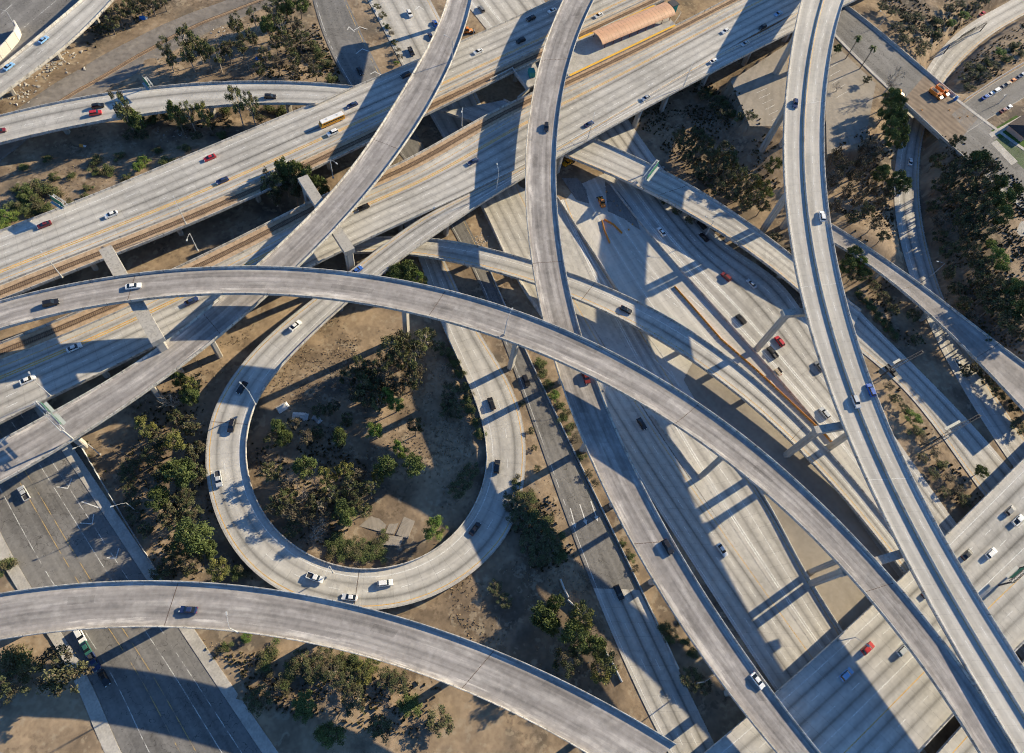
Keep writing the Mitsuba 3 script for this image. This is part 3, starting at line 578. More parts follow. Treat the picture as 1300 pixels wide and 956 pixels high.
for px, py, r in ((518, 424, d), (888, 607, d), (648, 466, d), (279, 451, c), (105, 566, c), (737, 572, g), (828, 742, g), (780, 640, g)):
    p, i, a = on_road(r, px, py); man[r.name].append(p[:2]); col_to(r, r.C[i][0] * 0.5 + p[0] * 0.5, r.C[i][1] * 0.5 + p[1] * 0.5, a, r.z[i] - 1.8)
auto_columns(d, 42, avoid=man['d']); auto_columns(g, 40, avoid=man['g']); auto_columns(c, 40, avoid=man['c']); auto_columns(j, 42)
auto_columns(k, 30, depth=1.6, wid=2.0); auto_columns(y, 28, fr=(0.3, 0.7), depth=1.6); auto_columns(r2, 26, depth=1.7, wid=2.2); auto_columns(e, 30, depth=1.7, wid=2.2); auto_columns(tl, 26, depth=1.7, wid=2.2)
auto_columns(loop, 30, depth=1.7, wid=2.2, zmin=3.5); auto_columns(n105, 32, fr=(0.22, 0.75), depth=2.2); auto_columns(s105, 32, fr=(0.25, 0.78), depth=2.2); auto_columns(m1, 34, fr=(0.2, 0.5, 0.8), depth=2.2)
# outrigger bents of the pale double flyover: a column beside it and a cap beam that carries the deck
for px, py in ((960, 444), (998, 578), (1030, 741)):
    p, i, a = on_road(f, px, py); zt = f.z[i] - 2.25
    i = int(np.argmin(((f.C - (p[:2] + (f.C[i] - p[:2]) * 1.0)) ** 2).sum(1)))
    q2 = f.B[i] - f.d[i] * 3
    part(f.key, 'column', column_mesh(p[0], p[1], -0.3, zt - 1.6, a, 2.3, 2.0, False), 'column_concrete')
    pe = p[:2] - (f.C[i] - p[:2]) / np.linalg.norm(f.C[i] - p[:2]) * 2.2
    part(f.key, 'cap_beam', beam([*pe, zt - 0.85], [*q2, zt - 0.85], 2.6, 2.0), 'column_concrete')
    cc = f.A[i] + (f.B[i] - f.A[i]) * 0.72
    if free(f, cc): col_to(f, cc[0], cc[1], a, zt - 1.5)
for px, py in ((985, 93), (972, 182), (968, 293)):
    p, i, a = on_road(f, px, py, TOP if py < 200 else 0); zt = f.z[i] - 2.2
    col_to(f, p[0], p[1], a, zt, wid=2.6, thk=2.2)
    o = p[:2] + f.d[i] * 9.5; col_to(f, o[0], o[1], a, zt, wid=2.6, thk=2.2)
i = int(f.n * 0.93); 
# straddle bents: the long curved flyover and the rising one each rest on a cap beam across the freeway
def straddle(r, a, b, za, zb, zc, w=4.2, h=2.4, feet=(True, True), fz=(0.0, 0.0)):
    A, B = at(*a, za), at(*b, zb)
    part(r.key, 'cap_beam', beam([A[0], A[1], zc - h / 2], [B[0], B[1], zc - h / 2], w, h), 'column_concrete')
    dd = (B - A)[:2] / np.linalg.norm((B - A)[:2]); ang = math.atan2(dd[1], dd[0])
    for on, P, sg in zip(feet, (A, B), (1, -1)):
        if on: part(r.key, 'column', column_mesh(P[0] + sg * dd[0] * 1.6, P[1] + sg * dd[1] * 1.6, gz(P[0], P[1]) - 0.3, zc - h + 0.05, ang, 2.6, 2.8, False), 'column_concrete')
straddle(d, (133, 314), (200, 432), 26.6, 26.6, 26.6)
straddle(d, (71, 362), (120, 447), 26.2, 26.2, 26.3, feet=(False, False)) if False else None
straddle(c, (384, 224), (444, 318), 20.6, 20.6, 20.7, w=4.0)
print('entries', len(scene))
# ------------------------------------------------------------------ walls and barriers on the ground
def wall_px(name, pts, hgt, wid, mat, label, cat_='barrier', z=0.0, group=None, k=0.3):
    P = [at(a, b, z) for a, b in pts]; P = np.array(P)
    if len(P) > 3:
        tck, _ = splprep([P[:, 0], P[:, 1]], s=len(P) * k * k, k=3); xx, yy = splev(np.linspace(0, 1, 40), tck); Q = np.stack([xx, yy], 1)
    else: Q = P[:, :2]
    tt = np.gradient(Q, axis=0); tt /= np.linalg.norm(tt, axis=1)[:, None]; nn = np.stack([-tt[:, 1], tt[:, 0]], 1)
    zz = np.array([z if z else max(gz(*p), 0.0) for p in Q]) ; V = []
    for o, h in ((-wid / 2, -0.4), (-wid / 3, hgt), (wid / 3, hgt), (wid / 2, -0.4)): V.append(np.column_stack([Q + nn * o, zz + h]))
    n, m = len(Q), 4; V = np.stack(V, 1).reshape(-1, 3); F = []; ix = np.arange(n - 1)[:, None] * m
    for jx in range(m):
        kx = (jx + 1) % m; qd = np.concatenate([ix + jx, ix + kx, ix + m + kx, ix + m + jx], 1); F += [qd[:, [0, 2, 1]], qd[:, [0, 3, 2]]]
    F = np.vstack(F + [[[0, 1, 2], [0, 2, 3]], np.array([[0, 2, 1], [0, 3, 2]]) + (n - 1) * m])
    return single(name, trimesh.Trimesh(V, F, process=False), mat, label, cat_, None, group)
wall_px('concrete_barrier', [(609, 258), (636, 312), (653, 352), (689, 403), (735, 485)], 1.6, 0.5, 'barrier_concrete', 'low concrete barrier between the dirt strip and the freeway under the central flyover')
wall_px('concrete_barrier', [(707, 252), (743, 307), (781, 366), (831, 454)], 1.5, 0.5, 'barrier_concrete', 'concrete barrier right of the bright carpool lanes beside the central flyover')
wall_px('concrete_barrier', [(826, 527), (855, 565), (886, 604)], 1.1, 0.5, 'barrier_concrete', 'short concrete barrier between the freeway lanes and the carpool lanes below the long curved flyover')
wall_px('concrete_barrier', [(878, 516), (913, 566), (952, 604), (982, 655), (1010, 707), (1062, 792), (1110, 868)], 1.15, 0.5, 'barrier_concrete', 'long concrete barrier along the brown packed ground right of the carpool lanes')
wall_px('concrete_barrier', [(775, 235), (811, 283), (866, 345), (938, 426), (976, 468), (1054, 560)], 1.25, 0.5, 'barrier_concrete', 'long dark concrete barrier left of the lanes with the red cars')
wall_px('concrete_barrier', [(622, 344), (668, 447), (716, 546), (760, 642), (808, 733), (861, 850)], 0.9, 0.4, 'barrier_concrete', 'concrete barrier on the right side of the asphalt road with the three arrows')
def barricades(pts, label):
    P = np.array([at(a_, b_, 0.1)[:2] for a_, b_ in pts]); s_ = arcs(P); key = thing('construction_barricade', label, 'barricade'); x = 0.0
    unit = mikit.ply(cat([hull([(sx * 0.95, sy * 0.26, 0.0) for sx in (-1, 1) for sy in (-1, 1)] + [(sx * 0.95, sy * 0.15, 0.45) for sx in (-1, 1) for sy in (-1, 1)]), box(-0.95, 0.95, -0.1, 0.1, 0.44, 0.85)]), 'orange_plastic')
    while x + 1.9 < s_[-1]:
        p = [np.interp(x + 0.95, s_, P[:, q_]) for q_ in (0, 1)]; p2 = [np.interp(x + 1.0, s_, P[:, q_]) for q_ in (0, 1)]
        part(key, 'barricade_unit', unit, xf=XF(p[0], p[1], 0.12, math.atan2(p2[1] - p[1], p2[0] - p[0]))); x += 2.0
barricades([(856, 364), (880, 391), (915, 431), (960, 470), (1003, 510), (1042, 547), (1056, 562)], 'long line of orange construction barricades on the pale concrete')
barricades([(764, 280), (767, 292), (774, 309)], 'short curved row of orange barricades in the blue shade, left branch')
barricades([(767, 279), (779, 286), (790, 297)], 'short curved row of orange barricades in the blue shade, right branch')
wall_px('median_barrier', [(1200, 868), (1231, 840)], 0.9, 0.5, 'barrier_concrete', 'short median barrier in the slot between the two bridges at the lower right', z=8.0) if False else None
wall_px('site_wall', [(711, 736), (716, 749), (721, 759)], 1.6, 0.4, 'white_wall', 'short pale wall piece on the slope left of the concrete road, upper one', 'wall')
wall_px('site_wall', [(720, 762), (729, 770), (737, 778)], 1.6, 0.4, 'white_wall', 'short pale wall piece on the slope above the big olive trees, lower one', 'wall')
wall_px('site_wall', [(767, 826), (778, 844), (789, 866)], 1.2, 0.4, 'white_wall', 'narrow pale wall at the foot of the olive trees beside the concrete road', 'wall')
wall_px('fence', [(98, 556), (125, 604), (160, 660), (182, 698), (206, 736)], 1.8, 0.12, 'galvanised', 'chain link fence between the street pavement and the wooded slope', 'fence')
wall_px('fence', [(1224, 128), (1262, 103), (1310, 74)], 1.6, 0.12, 'white_wall', 'pale fence above the row of parked cars in the upper right corner', 'fence', z=TOP)
for side, lab in ((0, 'upper concrete parapet of the street bridge with the road works'), (1, 'lower concrete parapet of the street bridge above the shaded ramp')):
    p = [(-0.05, 0), (0.3, 0), (0.3, 1.2), (-0.05, 1.2)]
    if side: p = [(('r', a), h) for a, h in p][::-1]
    i0, i1 = (int(t.n * 0.18), int(t.n * 0.62)) if side == 0 else (int(t.n * 0.49), int(t.n * 0.80))
    single('bridge_parapet', t.sweep(p, True, i0, i1), 'barrier_concrete', lab, 'parapet')
rw = thing('retaining_wall', 'pale retaining wall with vertical panels beside the car park in the very upper left corner', 'wall')
rp = [at(a, b, 0) for a, b in ((-12, 88), (3, 75), (14, 64), (24, 52), (27, 44), (24, 37))]
for a, b in zip(rp[:-1], rp[1:]):
    part(rw, 'panel', beam([*a[:2], 2.4], [*(b[:2] + (b - a)[:2] * -0.03), 2.4], 0.5, 5.0), 'white_wall')

# ------------------------------------------------------------------ the station between the two carriageways
def px3(x, y, z): return at(x, y, z)
st = thing('station_platform', 'light rail platform with yellow edge strips between the two carriageways', 'platform')
zp = 15.0
pl = [px3(690, 62, zp)[:2], px3(722, 97, zp)[:2], px3(790, 63, zp)[:2], px3(858, 31, zp)[:2], px3(832, 6, zp)[:2], px3(780, 26, zp)[:2], px3(735, 48, zp)[:2]]
pl[0] = px3(700, 62, zp)[:2]
def prism(pts, z0, z1):
    m = trimesh.creation.extrude_polygon(Polygon(pts).buffer(0), z1 - z0, engine='earcut'); m.apply_translation((0, 0, z0)); return m
part(st, 'slab', prism(pl, zp - 3.0, zp), 'walk_concrete')
for a, b in (((735, 49), (831, 7)), ((723, 96), (857, 32))):
    A, B = px3(*a, zp), px3(*b, zp); part(st, 'edge_strip', beam(A + [0, 0, 0.03], B + [0, 0, 0.03], 1.1, 0.06), 'tactile_yellow')
can = thing('station_canopy', 'long barrel shaped copper coloured canopy over the light rail platform', 'canopy')
A0, A1 = px3(757, 48, zp + 3.5)[:2], px3(850, 10, zp + 3.5)[:2]; ax = (A1 - A0) / np.linalg.norm(A1 - A0); nx2 = np.array([-ax[1], ax[0]]); Lc = np.linalg.norm(A1 - A0); wc = 4.6
V, UV, F = [], [], []; NS, NA = 40, 14
for i2 in range(NS + 1):
    for sh in (0.0, 0.22):
        for k2 in range(NA + 1):
            th = math.pi * (0.12 + 0.76 * k2 / NA); rr = wc / math.cos(math.pi * 0.12) + sh
            q3 = A0 + ax * Lc * i2 / NS + nx2 * rr * math.cos(th); V.append([*q3, zp + 1.9 + (rr * math.sin(th)) * 0.62]); UV.append([k2 / NA, Lc * i2 / NS])
W2 = 2 * (NA + 1)
for i2 in range(NS):
    for k2 in range(NA):
        for base, fl in ((0, 1), (NA + 1, 0)):
            a = i2 * W2 + base + k2; qd = [a, a + 1, a + W2 + 1, a + W2]; qd = qd[::-1] if fl else qd; F += [[qd[0], qd[2], qd[1]], [qd[0], qd[3], qd[2]]]
    for k2 in (0, NA):
        a = i2 * W2 + k2; F += [[a, a + W2, a + W2 + NA + 1], [a, a + W2 + NA + 1, a + NA + 1]]
part(can, 'roof', trimesh.Trimesh(V, F, process=False), 'canopy_copper', uv=np.array(UV))
for i2 in range(9):
    for sg in (-1, 1):
        c2 = A0 + ax * (Lc * (i2 + 0.5) / 9) + nx2 * sg * (wc - 0.5); part(can, 'post', tube([[*c2, zp - 0.1], [*c2, zp + 3.6]], 0.16, 8), 'rust_red')
    c2 = A0 + ax * (Lc * (i2 + 0.5) / 9); part(can, 'arch_rib', beam([*(c2 - nx2 * wc), zp + 3.4], [*(c2 + nx2 * wc), zp + 3.4], 0.25, 0.3), 'rust_red')
for i2 in range(6):
    c2 = A0 + ax * (Lc * (i2 + 0.7) / 6.5); b0 = c2 - nx2 * 1.2
    bk = thing('platform_bench', 'dark red bench in the shade under the copper canopy', 'bench', 'benches under the canopy')
    part(bk, 'seat', beam([*(b0 - ax * 1.6), zp + 0.45], [*(b0 + ax * 1.6), zp + 0.45], 0.6, 0.12), 'rust_red'); part(bk, 'backrest', beam([*(b0 - ax * 1.6 + nx2 * 0.3), zp + 0.85], [*(b0 + ax * 1.6 + nx2 * 0.3), zp + 0.85], 0.08, 0.6), 'rust_red')
    part(bk, 'leg', beam([*(b0 - ax * 1.3), zp], [*(b0 - ax * 1.3), zp + 0.45], 0.4, 0.1, up=(1, 0, 0)), 'dark_metal'); part(bk, 'leg', beam([*(b0 + ax * 1.3), zp], [*(b0 + ax * 1.3), zp + 0.45], 0.4, 0.1, up=(1, 0, 0)), 'dark_metal')
te = thing('lift_tower', 'teal framed lift and stair enclosure at the upper end of the platform', 'lift tower'); P = px3(853, 10, zp + 2)
part(te, 'tower', turned(box(-1.8, 1.8, -1.8, 1.8, zp - 0.1, zp + 4.5), P[0], P[1], 0, math.atan2(ax[1], ax[0])), 'teal'); part(te, 'roof', turned(box(-2.1, 2.1, -2.1, 2.1, zp + 4.5, zp + 4.8), P[0], P[1], 0, math.atan2(ax[1], ax[0])), 'dark_metal')
for a, b in (((856, 30), (864, 18)), ((864, 18), (852, 6))):
    A, B = px3(*a, zp), px3(*b, zp)
    rl = thing('platform_railing', 'pale railing at the upper end of the light rail platform', 'railing', 'railings at the upper platform end')
    for h in (0.5, 1.1): part(rl, 'rail', tube([A + [0, 0, h], B + [0, 0, h]], 0.05), 'galvanised')
    for q3 in np.linspace(0, 1, 5): part(rl, 'post', tube([A + (B - A) * q3, A + (B - A) * q3 + [0, 0, 1.1]], 0.05), 'galvanised')
# the stair well at the lower end of the platform, left of the central flyover
sw = thing('stairwell', 'grey concrete stair landing with teal kiosk in the gap left of the central flyover', 'stairwell')
part(sw, 'landing', prism([px3(650, 85, 13.5)[:2], px3(668, 112, 13.5)[:2], px3(690, 103, 13.5)[:2], px3(676, 73, 13.5)[:2]], 12.6, 13.5), 'walk_concrete')
for a, b in (((650, 86), (670, 112)), ((622, 101), (650, 87)), ((672, 112), (657, 124))):
    A, B = px3(*a, 14.5), px3(*b, 14.5); part(sw, 'side_wall', beam([*A[:2], 13.9], [*B[:2], 13.9], 0.4, 2.0), 'walk_concrete')
P = px3(675, 92, 15); part(sw, 'kiosk', turned(box(-1.3, 1.3, -1.6, 1.6, 13.5, 16.2), P[0], P[1], 0, 0.4), 'teal')

# ------------------------------------------------------------------ street lamps
def lamp(px, py, z, tx, ty, label, hgt=10.5, arm=3.2, two=False, z2=None):
    """Base at px, py on height z; the arm points towards the road at tx, ty."""
    b = at(px, py, z); tgt = at(tx, ty, z); dirv = (tgt - b)[:2]; dirv /= np.linalg.norm(dirv)
    key = thing('street_lamp', label, 'street lamp')
    b[2] = gz(b[0], b[1]) if z == 0 else z
    top = b + [0, 0, hgt]
    m = trimesh.creation.cone(radius=0.2, height=hgt * 2.2, sections=8).slice_plane([0, 0, hgt], [0, 0, -1], cap=False); m.apply_translation(b)
    part(key, 'pole', m, 'galvanised'); part(key, 'base', turned(box(-0.3, 0.3, -0.3, 0.3, -0.1, 0.5), *b), 'walk_concrete')
    for sg in ((1, -1) if two else (1,)):
        e2 = top + np.array([*(dirv * arm * sg), 0.9]); part(key, 'arm', tube([top - [0, 0, 0.2], top + np.array([*(dirv * arm * 0.4 * sg), 0.55]), e2], 0.06), 'galvanised')
        part(key, 'lamp_head', beam(e2, e2 + np.array([*(dirv * 0.95 * sg), 0.03]), 0.42, 0.22), 'galvanised')
LAMPS = [
 (630, 242, 14, 622, 205, 'lamp on the freeway parapet leaning over the blue shade left of the central flyover'),
 (867, 111, 14, 877, 85, 'lamp on the lower freeway parapet in sunlight, between the central and the pale flyover'),
 (746, 177, 14, 752, 150, 'lamp on the lower freeway parapet just right of the central flyover'),
 (586, 160, 14, 582, 180, 'lamp on the sandy rail strip, in the dark gap left of the central flyover'),
 (236, 284, 13, 226, 262, 'lamp standing in the rail strip right of the leftmost grey cap beam'),
 (79, 352, 12, 60, 330, 'lamp in the rail strip at the left, above the two cars on the long flyover'),
 (251, 318, 12.5, 246, 340, 'lamp on the upper edge of the lower carriageway in the sandy strip, centre left'),
 (423, 226, 13.5, 440, 240, 'lamp beside the big dark tree in the gap between carriageways'),
 (324, 513, 9.6, 300, 490, 'lamp on the inner parapet of the loop ramp at its left side'),
 (423, 727, 4.6, 415, 745, 'lamp on the inner parapet at the bottom of the loop ramp'),
 (302, 803, 17.2, 299, 780, 'lamp on the lower parapet of the dark flyover in the lower left corner'),
 (640, 425, 29, 650, 405, 'lamp on the lower parapet of the long curved flyover in the middle'),
 (1064, 814, 8, 1090, 835, 'dark lamp leaning over the broad bridge at the lower right, beside the red car'),
 (574, 77, 24, 555, 70, 'lamp on the right parapet of the rising flyover near the top'),
 (175, 650, 0, 120, 670, 'upper lamp on the right pavement of the street in the lower left'),
 (127, 577, 0, 80, 600, 'lamp at the street pavement beside the crosswalk zigzag under the rising flyover'),
 (880, 868, 0, 905, 850, 'lamp at the bottom edge between the concrete road and the central flyover'),
 (1110, 43, 5, 1090, 30, 'lamp on the upper parapet of the street bridge in the upper right'),
 (1260, 140, 5, 1245, 150, 'lamp on the street corner beside the row of parked cars'),
 (600, 60, 0, 590, 70, 'lamp at the top in the sunlit freeway lanes right of the rising flyover'),
 (65, 503, 11.8, 50, 480, 'lamp on the lower freeway parapet at the left beside the sign bridge'),
 (895, 300, 0, 870, 290, 'lamp among the two dark cars under the low tree shaded ramp'),
 (1180, 352, 0, 1160, 350, 'lamp on the narrow ramp road between the dark groves'),
 (23, 40, 0, 10, 40, 'white lamp above the pale panelled wall in the upper left corner'),
]
for a in LAMPS: lamp(*a)
lamp(766, 496, 0, 790, 500, 'double armed lamp on the freeway median below the long curved flyover', two=True)

# ------------------------------------------------------------------ sign bridges
def gantry(a, b, z, hgt, label, panels, face, poles=(True, True), mat='galvanised'):
    A, B = at(*a, z), at(*b, z); key = thing('sign_gantry', label, 'sign gantry'); A2, B2 = A + [0, 0, hgt], B + [0, 0, hgt]
    ax = (B - A)[:2] / np.linalg.norm((B - A)[:2]); nn = np.array([-ax[1], ax[0]]) * face
    for on, P in zip(poles, (A, B)):
        if on: part(key, 'post', tube([P - [0, 0, 0.3], P + [0, 0, hgt]], 0.28, 10), mat)
    for o in (-0.5, 0.5):
        for h in (-0.5, 0.5):
            off = np.array([*(nn * o), h]); part(key, 'chord', tube([A2 + off, B2 + off], 0.11), mat)
    Lg = np.linalg.norm((B - A)[:2]); nd = int(Lg / 1.6); dg = []
    for i3 in range(nd):
        p0, p1 = A2 + (B2 - A2) * i3 / nd, A2 + (B2 - A2) * (i3 + 1) / nd; s3 = 1 if i3 % 2 else -1
        dg.append(tube([p0 + np.array([*(nn * 0.5), -0.5 * s3]), p1 + np.array([*(nn * 0.5), 0.5 * s3])], 0.06)); dg.append(tube([p0 + np.array([*(nn * 0.5 * s3), 0.5]), p1 + np.array([*(-nn * 0.5 * s3), 0.5])], 0.06))
    part(key, 'lattice', cat(dg), mat, stuff=True)
    for f0, f1, hh in panels:
        p0, p1 = A2 + (B2 - A2) * f0, A2 + (B2 - A2) * f1; o = np.array([*(nn * 0.85), 0.0])
        pn_ = part(key, 'sign_panel', beam(p0 + o, p1 + o, 0.10, hh), 'sign_back' if mat != 'dark_metal' else 'dark_metal')
        part(key, 'sign_face', beam(p0 + o * 1.09, p1 + o * 1.09, 0.02, hh - 0.12), 'sign_green')
        o2 = np.array([*(nn * 1.6), -hh / 2 - 0.1]); part(key, 'walkway', beam(p0 + o2, p1 + o2, 1.0, 0.08), 'galvanised')
gantry((58, 521), (92, 557), 18.3, 7.0, 'brown sign bridge with two panels spanning the rising flyover at the left', [(0.1, 0.42, 2.6), (0.5, 0.85, 2.2)], 1)
gantry((830, 216), (813, 238), 7, 6.0, 'sign bridge across the low three lane ramp near the wide freeway', [(0.1, 0.9, 3.4)], 1)
gantry((76, 262), (92, 272), 12, 6.0, 'single post sign standing on the upper edge of the freeway at the left', [(0.0, 0.95, 3.2)], -1, (True, False))
gantry((190, 112), (198, 122), 10, 5.5, 'sign panel on a post above the ramp with the red car', [(0.0, 0.95, 3.4)], -1, (True, False))
gantry((1198, 68), (1244, 40), 0, 5.5, 'thin sign bridge across the ramp in the upper right cut', [(0.3, 0.7, 2.6)], 1, mat='dark_metal')
gantry((1118, 478), (1160, 455), 0.6, 6.0, 'thin sign bridge over the ramp beside the pickup truck at the right', [(0.25, 0.45, 2.0)], 1, mat='dark_metal')
gantry((1185, 560), (1232, 534), 0, 5.5, 'dark sign bridge across the ramp at the right where the tree shade ends', [(0.2, 0.6, 2.4)], 1, mat='dark_metal')
gantry((1268, 743), (1292, 722), 8, 6.0, 'dark sign structure on the broad bridge at the right edge', [(0.1, 0.7, 3.0)], 1, mat='dark_metal')

# ------------------------------------------------------------------ painted marks
def stripe(owner, pts, z, w, mat='white_paint', name='road_mark'):
    P = [at(a, b, z) for a, b in pts]; ms = []
    for A, B in zip(P[:-1], P[1:]):
        dv = (B - A)[:2] / np.linalg.norm((B - A)[:2]); nn = np.array([-dv[1], dv[0], 0]) * w / 2; A2, B2 = A - np.array([*dv, 0]) * w * 0.3, B + np.array([*dv, 0]) * w * 0.3
        ms.append(trimesh.Trimesh([A2 - nn, B2 - nn, B2 + nn, A2 + nn], [[0, 1, 2], [0, 2, 3]], process=False))
    part(owner, name, cat(ms), mat)
ZG = 0.125
for pts in ([(72, 618), (86, 620), (91, 608)], [(102, 664), (117, 665), (119, 653)], [(136, 708), (147, 709), (151, 696)], [(104, 637), (113, 640), (127, 645)]): stripe(q.key, pts, ZG, 0.3)
for (x0, y0), (x1, y1) in (((724, 645), (731, 671)), ((736, 640), (745, 667)), ((750, 636), (759, 662))):
    A, B = at(x0, y0, ZG), at(x1, y1, ZG); dv = (B - A) / np.linalg.norm(B - A); nn = np.array([-dv[1], dv[0], 0])
    hd = B - dv * 1.8; m = trimesh.Trimesh([A - nn * 0.18, hd - nn * 0.18, hd + nn * 0.18, A + nn * 0.18, hd - nn * 0.75, B, hd + nn * 0.75], [[0, 1, 2], [0, 2, 3], [4, 5, 6]], process=False)
    part(pn.key, 'arrow', m, 'white_paint')
for pts in ([(441, 38), (443, 34), (450, 40)], [(450, 38), (457, 34), (466, 37)], [(452, 68), (460, 62), (468, 65)], [(470, 94), (476, 91), (484, 95)]): stripe(pn.key, pts, ZG, 0.35)
for pts in ([(527, 12), (532, 8), (538, 12)], [(541, 38), (547, 33), (553, 36)]): stripe(sb.key, pts, ZG, 0.35)
for pts in ([(819, 421), (842, 452), (862, 490)], [(829, 455), (848, 472), (862, 488)]): stripe(hov.key, pts, ZG + 0.02, 0.35)
for pts in ([(880, 372), (905, 398)], [(875, 376), (893, 393)]): stripe(apron.key, pts, 0.1, 0.45)
for o in range(7): stripe(apron.key, [(800 + o * 9, 318 + o * 11), (806 + o * 9, 323 + o * 11)], 0.1, 0.25)
lot = single('car_park', prism([at(a, b, TOP)[:2] for a, b in ((928, 103), (1000, 55), (998, 160), (952, 160))], TOP - 0.4, TOP - 0.06), 'tan_pavement', kind='structure')
lot2 = single('car_park', prism([at(a, b, TOP)[:2] for a, b in ((1046, 72), (1062, 58), (1112, 106), (1098, 178), (1050, 196))], TOP - 0.4, TOP - 0.06), 'tan_pavement', kind='structure')
for o in range(6): stripe(lot, [(960 + o * 4, 118 + o * 7), (974 + o * 3.4, 112 + o * 7)], TOP - 0.05, 0.14)
for o in range(5): stripe(lot2, [(1050 + o * 3, 88 + o * 9), (1064 + o * 3, 80 + o * 9)], TOP - 0.05, 0.14)
for o, pp in enumerate((((456, 668), (480, 648), (498, 652), (486, 676)), ((482, 647), (510, 655), (500, 678), (489, 677), (500, 652)), ((470, 690), (486, 679), (512, 682), (508, 694)), ((513, 656), (527, 662), (518, 684), (503, 679)))):
    single('old_slab', prism([at(x_, y_, 0)[:2] for x_, y_ in pp], -0.6, 0.16 + 0.05 * o), 'tan_pavement', kind='structure')

for pp in (((768, 230), (786, 244), (802, 264), (813, 292), (792, 277), (772, 268)), ((713, 226), (733, 226), (744, 240), (748, 258), (732, 254))):
    single('asphalt_island', prism([at(x_, y_, 0.2)[:2] for x_, y_ in pp], 0.0, 0.24), 'asphalt', kind='structure')
# ------------------------------------------------------------------ trees and shrubs
def leaves(rg, centres, radii, per, size, tones, flat=1.0):
    """Leaf sprays: per small crossed faces in each clump, a tone for each clump."""
    C, S, COL = [], [], []
    for c_, r_ in zip(centres, radii):
        n = int(per * (r_ / 1.0) ** 2) + 6
        dv = rg.normal(size=(n, 3)); dv /= np.linalg.norm(dv, axis=1)[:, None]
        rad = r_ * rg.uniform(0.35, 1.0, n) ** 0.5 * (1 + 0.28 * rg.normal(size=n))
        C.append(c_ + dv * rad[:, None] * [1, 1, 0.75 * flat]); S.append(size * rg.uniform(0.6, 1.4, n))
        tone = tones[rg.integers(len(tones))] * 1.35 * rg.uniform(0.7, 1.3); COL.append(tone * rg.uniform(0.7, 1.3, (n, 1)))
    C, S, COL = np.vstack(C), np.concatenate(S), np.vstack(COL); n = len(C)
    a = rg.normal(size=(n, 3)); a /= np.linalg.norm(a, axis=1)[:, None]; b = np.cross(a, rg.normal(size=(n, 3))); b /= np.linalg.norm(b, axis=1)[:, None]
    a *= S[:, None]; b *= S[:, None] * 0.55
    V = np.stack([C - a, C + b * 0.9, C + a, C - b * 0.9], 1).reshape(-1, 3)
    o = np.arange(n)[:, None] * 4; F = np.vstack([o + [0, 1, 2], o + [0, 2, 3]])
    return V, F, np.repeat(COL, 4, axis=0)
def limb(p0, p1, r0, r1, n=5):
    p0, p1 = np.array(p0, float), np.array(p1, float); d_ = p1 - p0; d_ /= np.linalg.norm(d_) + 1e-9
    s_ = np.cross(d_, [0.3, 0.9, 0.2]); s_ /= np.linalg.norm(s_); t_ = np.cross(d_, s_); th = np.arange(n) / n * 2 * np.pi
    ring = np.cos(th)[:, None] * s_ + np.sin(th)[:, None] * t_
    V = np.vstack([p0 + ring * r0, p1 + ring * r1]); F = []
    for i in range(n): k_ = (i + 1) % n; F += [[i, k_, n + k_], [i, n + k_, n + i]]
    F += [[n, n + i, n + i + 1] for i in range(1, n - 1)]
    return trimesh.Trimesh(V, F, process=False)
G = lambda *x: np.array(x)
TONES = {
 'euc': [G(.082, .094, .040), G(.066, .078, .034), G(.112, .118, .050), G(.088, .078, .042)], 'dense': [G(.068, .090, .030), G(.052, .070, .025), G(.094, .116, .038)],
 'bright': [G(.090, .140, .030), G(.072, .112, .028), G(.125, .160, .040)], 'brown': [G(.105, .088, .062), G(.085, .072, .052), G(.072, .070, .042)], 'gold': [G(.135, .132, .040), G(.105, .112, .036), G(.085, .094, .034)],
 'bare': [G(.14, .125, .10), G(.11, .098, .08)], 'bush': [G(.058, .076, .028), G(.075, .086, .034), G(.082, .074, .040)], 'dark': [G(.064, .074, .034), G(.050, .062, .030), G(.082, .084, .042), G(.076, .064, .040)]}
